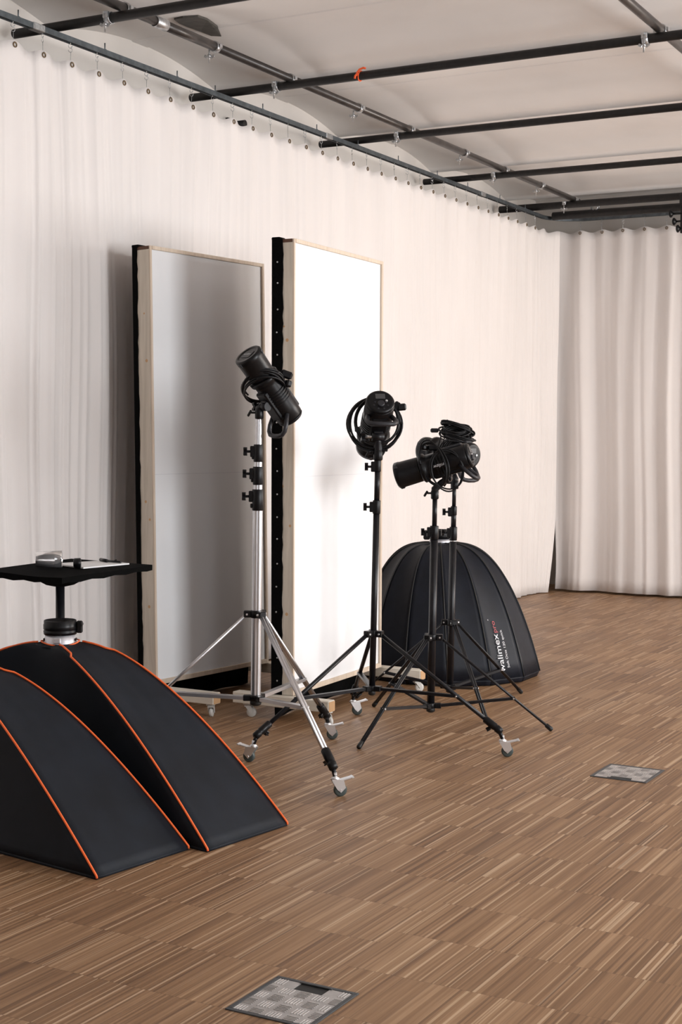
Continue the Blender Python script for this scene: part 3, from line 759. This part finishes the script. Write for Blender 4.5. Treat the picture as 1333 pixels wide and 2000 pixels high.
    b_.tube([W((.01, -.026, -.083)), W((.01, .026, -.083))], .020, 20)
    j2 = W((.01, 0, -.083)); v_ = (j2 - (st + V((0, 0, .012))))
    b_.tube([st + V((0, 0, -.012)), st + V((0, 0, .02)), lerp(st + V((0, 0, .03)), j2, .5), j2], [.019, .019, .017, .015], 18)
    br = b_.build('tilt_bracket', 'black_metal', root)
    b_ = MB(); s2 = fy if fy.dot(RC) < 0 else -fy
    b_.tube([j2, j2 + s2 * .06], .007, 12); b_.build('tilt_shaft', 'chrome', br)
    star_knob(j2 + s2 * .045, s2, br, 'tilt_knob', .027, .012)
    b_ = MB(); b_.lathe(st + V((0, 0, -.03)), (0, 0, 1), [(0, .017), (.005, .020), (.04, .020), (.045, .017)], 20); b_.build('stand_socket', 'black_plastic', br)
    kd = -RC; b_ = MB(); b_.tube([st + kd * .015, st + kd * .038], .005, 10); b_.box(st + kd * .045 + V((0, 0, -.003)), (.012, .008, .034), Matrix.Rotation(.6, 3, 'Y'), .003); b_.build('locking_lever', 'black_plastic', br)
    dp = pos - root.location
    for o_ in root.children_recursive:
        if o_.data.get('scaled'): continue
        for vt in o_.data.vertices: vt.co = dp + (vt.co - dp) * scale
        o_.data['scaled'] = 1
    return root, lambda p: pos + F @ (V(p) * scale)
def coil(c, e1, e2, a, b_, n, jit, seed, r=.0042, tail=None, squash=None):
    r_ = smooth1(seed); r2 = smooth1(seed + 50); r3 = smooth1(seed + 90); c = V(c); e1 = V(e1).normalized(); e2 = V(e2).normalized(); e3 = e1.cross(e2); pts = []
    N_ = int(n * 40)
    for k in range(N_ + 1):
        t = k / 40; an = 2 * PI * t
        aa = a * (1 + jit * r_(t * 1.3)); bb = b_ * (1 + jit * r2(t * 1.3 + 7))
        pts.append(c + e1 * (math.cos(an) * aa + a * jit * .5 * r3(t * 1.1)) + e2 * (math.sin(an) * bb + bb * jit * .4 * r_(t * .9 + 20)) + e3 * (.014 * r3(t * 2.2 + 11)))
    return MB().tube(pts, r, 8)
UP = V((0, 0, 1)); T3 = V((.484, -.874, .05)); R3 = V((.875, .485, .0)); U3 = V((-.032, .042, .999))
# on the silver stand: cap pointing up and towards the room
topS = axS(1.60)
fS, WS = flash((-3.427, 5.584, 1.675), -R3 * .505 + U3 * .727 + T3 * .46, topS, 'black studio flash with round cap pointing up left, on the silver stand', cap_text=True, cap_len=.13, scale=.97)
t = thing_mesh('power_cable', MB(), 'cable', (0, 0, 0), '', 'cable') if False else None
cab = thing('power_cable', WS((.11, 0, 0)), 'black power cable looped around the flash on the silver stand', 'cable', 'coiled power cables')
fd = (WS((1, 0, 0)) - WS((0, 0, 0))).normalized(); e1 = (R3 + fd * .1).normalized(); e2 = (V((0, 0, 1)) * .42 + T3 * -.9).normalized()
coil(V((-3.466, 5.535, 1.722)), R3 + U3 * .12, U3 * .55 + T3 * .85, .096, .110, 4.6, .08, 3, .0048).build('coiled_cord', 'cable', cab)
coil(V((-3.462, 5.535, 1.700)), R3 + U3 * .16, U3 * .45 + T3 * .9, .088, .105, 2.3, .07, 5, .0048).build('coiled_cord', 'cable', cab)
b = MB(); b.box(WS((.08, 0, 0)) + R3 * .085 + U3 * .040, (.035, .035, .055), frame((.3, .2, 1)), .008); b.box(WS((.08, 0, 0)) + R3 * .092 + U3 * .0, (.03, .03, .03), frame((.1, .3, 1)), .006); b.build('plug', 'black_plastic', cab)
# on the wheeled black stand: seen from behind, pointing away and down
topA = axA(1.435)
fA, WA = flash((-3.262, 6.245, 1.580), -T3 * .80 - U3 * .52 - R3 * .10, topA, 'black studio flash seen from behind, control panel facing us, on the black wheeled stand', cap=True, cap_len=.09)
cab = thing('power_cable', topA + V((0, 0, .1)), 'black power cable hanging in wide loops around the flash with its control panel facing us', 'cable', 'coiled power cables')
coil(V((-3.262, 6.222, 1.562)), R3, U3, .126, .124, 5.7, .10, 11, .005).build('coiled_cord', 'cable', cab)
coil(V((-3.250, 6.222, 1.570)), R3, U3, .102, .114, 4.2, .07, 17, .005).build('coiled_cord', 'cable', cab)
b = MB(); q = V((-3.262, 6.222, 1.56)); b.box(q + R3 * .132 + U3 * .082, (.045, .03, .034), frame(R3 + U3 * .1), .007); b.box(q + R3 * .105 + U3 * .085, (.03, .026, .05), frame(R3 - U3 * .6), .006); b.build('plug', 'black_plastic', cab)
b = MB(); b.box(q + R3 * .04 - U3 * .125, (.05, .02, .014), frame(R3 - U3 * .1), .004); b.build('cord_tie', 'black_plastic', cab)
# on the nearer plain stand: side view pointing left
topB = axB(1.215)
fB, WB = flash((-3.118, 6.731, 1.372), -R3 * .92 - U3 * .27 - T3 * .26, topB, 'black studio flash lying nearly level and pointing left, on the nearer plain stand', cap_len=.135, scale=1.02, text_side=(PI + PI - .05, -1))
cab = thing('power_cable', topB + V((0, 0, .1)), 'black power cable draped around the level flash pointing left', 'cable', 'coiled power cables')
coil(V((-3.165, 6.685, 1.360)) + T3 * .035, (R3 * .75 + T3 * .5), U3 - R3 * .25, .075, .118, 3.6, .10, 23).build('coiled_cord', 'cable', cab)
coil(V((-3.105, 6.715, 1.330)) + T3 * .060, R3 + T3 * .1, U3 - R3 * .1, .080, .100, 2.4, .12, 29).build('coiled_cord', 'cable', cab)
b = MB(); q = V((-3.205, 6.67, 1.445)); b.box(q, (.03, .03, .05), frame((0, .1, 1)), .008); b.box(q + R3 * .04, (.05, .03, .03), frame(R3), .006); b.build('plug', 'black_plastic', cab)
# on the farther plain stand: mostly hidden, with the cable bundled on top
topC = axC(1.262)
fC, WC = flash((-3.365, 7.365, 1.408), -T3 * .70 + U3 * .10 - R3 * .62, topC, 'black studio flash half hidden behind the level one, on the farther plain stand', cap=True, cap_len=.08)
cab = thing('power_cable', V((-3.33, 7.34, 1.50)), 'messy bundle of black cable lying on top of the half hidden flash', 'cable', 'coiled power cables')
for k, (dx, du, a, bb, sd) in enumerate(((0, .062, .085, .022, 31), (.012, .045, .080, .026, 37), (-.005, .07, .07, .03, 41), (.02, .03, .080, .03, 43), (.01, .015, .070, .03, 53), (.015, .075, .075, .02, 59))):
    coil(V((-3.335, 7.335, 1.475)) + R3 * dx + U3 * du, R3 + U3 * (.12 - .1 * k), (U3 * (.8 - .2 * k) - T3 * .8), a, bb * 1.6, 3.3, .28, sd, .0050).build('coiled_cord', 'cable', cab)
coil(V((-3.27, 7.36, 1.43)), R3 * .4 + T3, U3, .03, .075, 2.2, .2, 47).build('coiled_cord', 'cable', cab)
b = MB(); q = V((-3.445, 7.29, 1.535)); b.box(q, (.045, .03, .024), frame(R3), .006); b.box(q + R3 * .058 + U3 * .044, (.05, .03, .028), frame(R3 + U3 * .2), .008); b.build('plug', 'black_plastic', cab)
b = MB()
for k in range(3): b.tube([q + R3 * (.03 + .02 * k), q + R3 * (.035 + .02 * k) - U3 * .04, q + R3 * (.02 + .025 * k) - U3 * .09], .004, 8)
b.build('cord_end', 'cable', cab)

# ------------------------------------------------------------------ orange piped strip softboxes
def strip_box(endmid, label, a=1.025, w=.227, H=.641, EXP=1.51, PW=.52, W0=.06):
    ex = V((.9902, -.1396, 0)); ey = V((.1396, .9902, 0)); 
    c = V((endmid[0], endmid[1], 0)) - ex * a
    root = thing('strip_softbox', c, label, 'softbox', 'orange edged strip softboxes')
    t0 = .062
    def hz(t): return .010 + (H - .010) * (1 - ((t - t0) / (1 - t0)) ** EXP)
    def wv(t): return W0 + (w - W0) * max(0, (t - t0) / (1 - t0)) ** PW
    def PT(u, v_, t): return c + ex * (t * a) * u + ey * wv(t) * v_ + V((0, 0, hz(t)))
    sheets = {}
    nt = 36
    tv = lambda k: t0 + (1 - t0) * k ** 1.25
    for nm, fn, nu in (('end_panel', lambda u, k: PT(1, 2 * u - 1, tv(k)), 10), ('end_panel', lambda u, k: PT(-1, 1 - 2 * u, tv(k)), 10),
                   ('side_panel', lambda u, k: PT(1 - 2 * u, 1, tv(k)), 40), ('side_panel', lambda u, k: PT(2 * u - 1, -1, tv(k)), 40)):
        side = nm == 'side_panel'; sg = 1 if 'x' == '' else 0
        def g(u, k, fn=fn, side=side):
            p = fn(u, k); s_ = math.sin(PI * u) ** 1.0; b1 = math.sin(PI * min(1, k)) 
            d = p - c; inward = -ey * (1 if d.dot(ey) > 0 else -1) if side else -ex * (1 if d.dot(ex) > 0 else -1)
            am = .075 if side else .006
            p = p + (inward * .8 - V((0, 0, .8))) * am * s_ * b1
            # faint creases
            p = p + V((0, 0, .0025 * math.sin(23 * u + 9 * k) * s_ * b1))
            return p
        b_ = MB(); b_.grid(g, nu, nt)
        # short vertical rim down to the floor
        def rim(u, k, fn=fn): p = fn(u, 1.0); return V((p.x, p.y, .010 * (1 - k) + .001))
        b_.grid(rim, nu, 2); o = b_.build(nm, 'nylon', root); md_ = o.modifiers.new('thick', 'SOLIDIFY'); md_.thickness = .0015
    # top collar cloth
    b_ = MB(); b_.lathe(c + V((0, 0, H - .012)), (0, 0, 1), [(0, .085), (.006, .075), (.012, .058)], 28); b_.build('collar_cloth', 'nylon', root)
    # front diffuser lying on the floor
    b_ = MB(); b_.add([c + ex * sx * (a - .004) + ey * sy * (w - .004) + V((0, 0, z)) for z in (.003, .007) for (sx, sy) in ((-1, -1), (1, -1), (1, 1), (-1, 1))],
                      [(3, 2, 1, 0), (4, 5, 6, 7), (0, 1, 5, 4), (1, 2, 6, 5), (2, 3, 7, 6), (3, 0, 4, 7)]); b_.build('diffuser', 'paper', root)
    for sx in (-1, 1):
        for sy in (-1, 1):
            pts = []
            for k in range(61):
                q_ = k / 60; t = tv(q_); p = PT(sx, sy, t) + V((0, 0, .004)) + ex * sx * .002 + ey * sy * .001
                j = 1 - min(1, max(0, (q_ - .17) / .03)); p = p - ey * sy * .018 * j * min(1, q_ / .05)
                pts.append(p)
            pts.append(PT(sx, sy, 1) + V((0, 0, -.004)) + ex * sx * .003)
            MB().tube(pts, .0042, 8).build('piping', 'piping', root)
    b_ = MB(); b_.tube([c + V((.078 * math.cos(q_), .078 * math.sin(q_), H + .002 + .006 * math.sin(2 * q_))) for q_ in [2 * PI * k / 32 for k in range(32)]], .003, 8, True); b_.build('collar_piping', 'piping', root)
    z = H - .004
    b_ = MB(); b_.lathe(c + V((0, 0, z)), (0, 0, 1), [(0, .064), (0, .068), (.008, .0665), (.014, .0625), (.040, .0625), (.040, .056), (0, .056), (0, .064)], 36, caps=False)
    b_.box(c + TC * .063 + V((0, 0, z + .02)), (.02, .03, .022), rotz(math.atan2(TC.y, TC.x)), .003)
    sr = b_.build('speed_ring', 'alu_white', root)
    for k in range(4):
        a_ = .5 + k * PI / 2; d = V((math.cos(a_), math.sin(a_), 0)); MB().box(c + d * .063 + V((0, 0, z + .018)), (.010, .03, .010), rotz(a_), .002).build('rod_socket', 'black_plastic', sr)
    z += .040
    b_ = MB(); b_.lathe(c + V((0, 0, z)), (0, 0, 1), [(0, .058), (0, .067), (.014, .069), (.016, .067), (.020, .067), (.022, .069), (.040, .069), (.043, .067), (.056, .067), (.058, .064), (.058, .059), (0, .058)], 40, caps=False)
    b_.build('clamp_ring', 'black_plastic', root)
    d = RC; b_ = MB(); b_.box(c + d * .080 + V((0, 0, z + .03)), (.024, .022, .05), rotz(math.atan2(d.y, d.x)), .004); b_.tube([c + d * .085 - V((d.y, -d.x, 0)) * .02 + V((0, 0, z + .04)), c + d * .085 + V((d.y, -d.x, 0)) * .02 + V((0, 0, z + .04))], .008, 12)
    b_.build('ring_lock', 'black_plastic', root)
    return root
M['alu_white'] = noisy(mat('satin_silver', (0.62, 0.62, 0.66), 0.32, 0.6), .04, 20)
strip_box((-2.872, 4.494), 'black softbox with orange piping and metal ring on top, farther of the two strip softboxes')
strip_box((-3.012, 4.036), 'black softbox with orange piping, nearer of the two strip softboxes at the lower left', 1.0, .2255, .607, 1.44, .45, .03)

# ------------------------------------------------------------------ octagonal style umbrella softbox
def octa(c, R, H, NS, rot, tilt):
    c = V((c[0], c[1], 0))
    root = thing('umbrella_softbox', c, 'big black dome softbox with white and red lettering, standing behind the two plain stands', 'softbox')
    apex = V((-.045, -.02, 0))
    def P(ang, t, seam):
        # t 0 at apex collar, 1 at the rim
        z = .035 + (H - .035) * (1 - t ** 2.85) ** .90
        r = .055 + (R - .055) * t
        # straight chord between seams, slightly hollow
        r *= math.cos(PI / NS) / math.cos(((ang - rot) % (2 * PI / NS)) - PI / NS)
        s_ = 1 - abs(((ang - rot) % (2 * PI / NS)) / (PI / NS) - 1)
        r -= .018 * s_ * (2 - s_) * math.sin(PI * t) * .9
        k = z / H
        return c + V((r * math.cos(ang), r * math.sin(ang), z)) + apex * k
    for k in range(NS):
        a0 = rot + 2 * PI * k / NS; a1 = a0 + 2 * PI / NS - 1e-4
        b_ = MB(); b_.grid(lambda u, v, a0=a0, a1=a1: P(a0 + 1e-5 + (a1 - a0) * u, v, 0), 8, 30)
        def rim(u, v, a0=a0, a1=a1):
            p = P(a0 + 1e-5 + (a1 - a0) * u, 1, 0); d = (p - c); d.z = 0; return V((p.x, p.y, 0)) - d * .028 * v + V((0, 0, .035 * (1 - v) + .002))
        b_.grid(rim, 8, 3)
        o = b_.build('gore', 'nylon_octa', root); md_ = o.modifiers.new('thick', 'SOLIDIFY'); md_.thickness = .0012
        MB().tube([P(a0 + 2e-5, v / 30, 0) + (P(a0, v / 30, 0) - c).normalized() * .002 for v in range(31)], .0042, 8).build('seam', 'piping_black', root)
    b_ = MB(); b_.lathe(c + V((0, 0, .004)), (0, 0, 1), [(0, R * .93), (.004, R * .93)], NS * 2); b_.build('diffuser', 'paper', root)
    top = c + apex
    b_ = MB(); b_.lathe(top + V((0, 0, H - .012)), (0, 0, 1), [(0, .085), (.012, .07), (.014, .06)], 28); b_.build('collar_cloth', 'nylon_octa', root)
    b_ = MB(); b_.lathe(top + V((0, 0, H)), (0, 0, 1), [(0, .05), (0, .072), (.010, .070), (.028, .064), (.028, .05)], 36, caps=False); b_.build('speed_ring', 'alu_white', root)
    b_ = MB(); b_.lathe(top + V((0, 0, H + .028)), (0, 0, 1), [(0, .055), (0, .072), (.015, .074), (.05, .074), (.056, .070), (.056, .055), (0, .055)], 36, caps=False)
    b_.box(top - RC * .088 + V((0, 0, H + .05)), (.04, .05, .06), rotz(.5), .006)
    b_.box(top + RC * .086 + V((0, 0, H + .045)), (.04, .04, .04), rotz(.5), .006); b_.build('clamp_ring', 'black_plastic', root)
    return root, P
OC = (-3.862, 8.392); OR = .598; OH = .825; NS = 14
ang_cam = math.atan2(-OC[1], -OC[0])                      # direction facing the room entrance
seam0 = ang_cam + .02
oroot, OP = octa(OC, OR, OH, NS, seam0, 0)
# lettering on the second gore to the right of centre
def gore_text(s_, size, ang, tstart, mat_, across, slant=0, dx=0):
    """write upward along the gore; across shifts sideways (metres), returns length"""
    vs, fs, w = text_mesh(s_, size)
    def pt(v):
        t = tstart - (v.x + dx) / .78
        r = OR * t; a = ang + (-v.y - across + slant * v.x) / max(.1, r) * -1 * -1
        p = OP(a, t, 0); d = (p - V((OC[0], OC[1], .0))); d.z *= .5; return p + d.normalized() * .006
    b_ = MB(); b_.add([pt(v) for v in vs], fs)
    o = b_.build('lettering', mat_, oroot); return w

# ------------------------------------------------------------------ small table behind the strip softboxes
ZT = .90
Bc, Rr_, Fc = V((-4.513, 5.469, ZT)), V((-3.992, 5.415, ZT)), V((-3.93, 4.70, ZT))
Lc = Bc + Fc - Rr_; ctr = (Bc + Fc) / 2
t = thing('side_table', (-4.30, 5.13, 0), 'small square table with black cloth top on a single black post, behind the strip softboxes', 'table')
U_ = Rr_ - Bc; W_ = Fc - Rr_
def top_pt(u, v, off=0):
    p = Bc + U_ * u + W_ * v; return p + V((0, 0, off))
b = MB()
def tp(u, v): return top_pt(u, v, .003 * math.sin(7 * u + 3) * math.sin(5 * v))
b.grid(tp, 16, 16)
def under(u, v):
    e = min(u, 1 - u, v, 1 - v); d = V((u - .5, v - .5, 0)).length
    return top_pt(u, v, -.022 - .006 * math.sin(9 * u + 4 * v) * (e > .001) - .035 * math.exp(-(d / .16) ** 2))
b.grid(lambda u, v: under(1 - u, v), 16, 16)
n_ = 16
for (f0) in (lambda s_: (s_, 0), lambda s_: (1, s_), lambda s_: (1 - s_, 1), lambda s_: (0, 1 - s_)):
    b.grid(lambda s_, k, f0=f0: tp(*f0(s_)) if k < .5 else under(*f0(s_)) + V((0, 0, -.006 * (1 + math.sin(25 * s_)) * .5)), 16, 1)
b.build('table_top', 'felt', t)
pc = V((-4.30, 5.13, 0))
MB().tube([pc + V((0, 0, .03)), pc + V((0, 0, ZT - .03))], .0205, 20).build('post', 'black_metal', t)
MB().lathe(pc + V((0, 0, ZT - .092)), (0, 0, 1), [(0, .030), (.008, .065), (.030, .105), (.050, .15), (.07, .17)], 28).build('mount', 'felt', t)
b = MB(); b.lathe(pc, (0, 0, 1), [(0, .16), (.012, .16), (.02, .14), (.03, .04), (.06, .03)], 36); b.build('foot', 'black_metal', t)
# paper, pen, tumbler and lens cap on it
p0, p1, p2, p3 = V((-4.03, 5.02, 0)), V((-4.40, 5.27, 0)), V((-4.20, 5.40, 0)), V((-4.02, 5.36, 0))
b = MB(); q = [V((-4.10, 5.05, 0)), V((-4.06, 5.33, 0)), V((-4.26, 5.37, 0)), V((-4.34, 5.13, 0))]
b.add([p + V((0, 0, ZT + .004)) for p in q] + [p + V((0, 0, ZT + .010)) for p in q], [(3, 2, 1, 0), (4, 5, 6, 7), (0, 1, 5, 4), (1, 2, 6, 5), (2, 3, 7, 6), (3, 0, 4, 7)])
thing_mesh('paper_pad', b, 'paper', (-4.19, 5.22, ZT + .003), 'white paper pad lying flat on the small black table', 'paper')
b = MB(); b.tube([(-4.17, 5.30, ZT + .018), (-4.07, 5.28, ZT + .018)], [.006, .005], 10); b.tube([(-4.12, 5.29, ZT + .018), (-4.10, 5.285, ZT + .026)], .004, 8); b.tube([(-4.23, 5.335, ZT + .018), (-4.165, 5.30, ZT + .018)], .008, 10)
thing_mesh('marker_pen', b, 'black_plastic', (-4.14, 5.3, ZT + .01), 'black marker pen lying on the white paper pad', 'pen')
d = V((.80, .60, 0)).normalized(); g0 = V((-4.270, 5.01, ZT + .0405))
b = MB(); b.lathe(g0 - d * .052, d, [(.008, 0), (.008, .031), (.115, .0355), (.115, .0385), (.002, .035), (0, .031), (0, 0)], 28)
thing_mesh('drinking_glass', b, 'glass', g0, 'clear grey tumbler lying on its side on the small black table', 'glass')
b = MB(); k0 = V((-4.135, 5.055, ZT + .027)); b.lathe(k0 - d * .02, d, [(0, .014), (.004, .022), (.03, .023), (.034, .018), (.034, .012)], 20)
thing_mesh('lens_cap', b, 'black_plastic', k0, 'small round black cap beside the tumbler on the black table', 'cap')

# ------------------------------------------------------------------ floor boxes
M['plate'] = noisy(mat('tread_plate', (0.50, 0.48, 0.47), 0.42, 0.75), .12, 25)
M['plate_frame'] = noisy(mat('plate_frame', (0.075, 0.078, 0.082), 0.5, 0.4), .15, 30)
def floor_box(x0, x1, y0, y1, slot, label):
    t_ = thing('floor_box', ((x0 + x1) / 2, (y0 + y1) / 2, 0), label, 'floor box', 'metal floor boxes')
    w = .013; z = .0035
    b_ = MB()
    for (a, b2, c_, d_) in ((x0, x1, y0, y0 + w), (x0, x1, y1 - w, y1), (x0, x0 + w, y0 + w, y1 - w), (x1 - w, x1, y0 + w, y1 - w)):
        b_.box(((a + b2) / 2, (c_ + d_) / 2, z / 2 - .001), (b2 - a, d_ - c_, z + .002), bev=.0008)
    b_.build('frame', 'plate_frame', t_)
    xi0, xi1, yi0, yi1 = x0 + w + .001, x1 - w - .001, y0 + w + .001, y1 - w - .001; sx0, sx1, sy0, sy1 = slot
    b_ = MB(); zz = .0022
    for (a, b2, c_, d_) in ((xi0, xi1, yi0, sy0), (xi0, xi1, sy1, yi1), (xi0, sx0, sy0, sy1), (sx1, xi1, sy0, sy1)):
        if b2 - a > .001 and d_ - c_ > .001: b_.box(((a + b2) / 2, (c_ + d_) / 2, zz / 2), (b2 - a, d_ - c_, zz))
    # five-bar tread pattern
    P_ = .052; ny = int((yi1 - yi0) / P_) + 1; nx = int((xi1 - xi0) / P_) + 1
    for i in range(nx + 1):
        for j in range(ny + 1):
            cx_, cy_ = xi0 + i * P_ + .012, yi0 + j * P_ + .012
            horiz = (i + j) % 2 == 0
            for k in range(-2, 3):
                px, py = (cx_ + k * .0085, cy_) if horiz else (cx_, cy_ + k * .0085)
                dx_, dy_ = (.0036, .036) if horiz else (.036, .0036)
                ax0, ax1, ay0, ay1 = max(px - dx_ / 2, xi0), min(px + dx_ / 2, xi1), max(py - dy_ / 2, yi0), min(py + dy_ / 2, yi1)
                if ax1 - ax0 < .003 or ay1 - ay0 < .003: continue
                if ax1 > sx0 and ax0 < sx1 and ay1 > sy0 and ay0 < sy1: continue
                b_.box(((ax0 + ax1) / 2, (ay0 + ay1) / 2, zz + .0006), (ax1 - ax0, ay1 - ay0, .0018), bev=.0007)
    b_.build('tread_plate', 'plate', t_)
    b_ = MB(); b_.box(((sx0 + sx1) / 2, (sy0 + sy1) / 2, .0004), (sx1 - sx0, sy1 - sy0, .0008)); b_.build('cable_slot', 'rubber_black', t_)
    b_ = MB(); yl = sy1 if sy0 - yi0 > .05 else sy0
    b_.box(((sx0 + sx1) / 2, yl, .0035), (sx1 - sx0 + .012, .005, .004), bev=.001); b_.build('slot_lip', 'plate_frame', t_)
floor_box(-2.056, -1.801, 3.107, 3.374, (-1.972, -1.882, 3.312, 3.360), 'metal tread plate floor box nearest the camera, with a black slot at its back edge')
floor_box(-2.104, -1.848, 6.100, 6.381, (-2.022, -1.925, 6.113, 6.150), 'metal tread plate floor box on the right side of the floor, farther from the camera')

# ------------------------------------------------------------------ lettering on the dome softbox
def dome_text():
    a_mid = seam0 + 2 * PI / NS * 1.5
    def line(s_, size, dx, dy, m_, sy=1.0):
        vs, fs, w = text_mesh(s_, size); r_out = []
        for v in vs:
            arc = .25 + (v.x + dx)                      # distance climbed from the rim region
            t_ = math.sqrt(max(0, 1 - ((arc - .12) / OH) ** 1.25)) if arc > .12 else 1
            t_ = max(.3, min(.999, t_)); rr = .055 + (OR - .055) * t_
            a = a_mid + (-(v.y * sy) + dy) / rr
            p = OP(a, t_, 0); dn = p - V((OC[0], OC[1], 0)); dn.z = 0; r_out.append(p + dn.normalized() * .010)
        MB().add(r_out, fs).build('lettering', m_, oroot); return w
    w = line('walimex', .060, -.082, -.014, 'print_white')
    line('pro', .044, -.082 + w + .004, -.014, 'print_red')
    line('o', .014, -.082 + w + .070, -.060, 'print_white')
    line('Soft Octa 120 quick', .0245, -.062, .026, 'print_white')
dome_text()

# ------------------------------------------------------------------ daylight through the windows on the right
W_PW = [28, 42, 345, 150, 215, 250]
W_COL = [(.96, .98, 1)] * 3 + [(.97, .985, 1), (1, .975, .94), (1, .89, .79)]
for (a, c), pw, wc in zip(WIN, W_PW, W_COL):
    l = bpy.data.lights.new('window_daylight', 'AREA'); l.shape = 'RECTANGLE'; l.size = WZ1 - WZ0; l.size_y = c - a; l.energy = pw; l.color = wc
    o = bpy.data.objects.new('window_daylight', l); C.objects.link(o); o.location = (XR + .32, (a + c) / 2, (WZ0 + WZ1) / 2)
    o.rotation_euler = (0, PI / 2, 0)
w = bpy.data.worlds.new('sky'); bpy.context.scene.world = w; w.use_nodes = True
bgn = w.node_tree.nodes['Background']; bgn.inputs[0].default_value = (.75, .85, 1, 1); bgn.inputs[1].default_value = 1.5

# ------------------------------------------------------------------ camera
cam = bpy.data.cameras.new('camera'); co = bpy.data.objects.new('camera', cam); C.objects.link(co)
Rm = Matrix(((0.874741, -0.031628, 0.483558), (0.484538, 0.042322, -0.873746), (0.00717, 0.998603, 0.052346)))
co.matrix_world = Matrix.Translation((0, 0, 1.5)) @ Rm.to_4x4()
cam.sensor_fit = 'VERTICAL'; cam.sensor_height = 36.0; cam.lens = 36.0 * 2828.4 / 2000
cam.clip_start = .05
bpy.context.scene.camera = co
vs_ = bpy.context.scene.view_settings
vs_.view_transform = 'Standard'; vs_.look = 'None'; vs_.gamma = 1; vs_.use_curve_mapping = False; vs_.exposure = 0.0
bpy.context.scene.display_settings.display_device = 'sRGB'
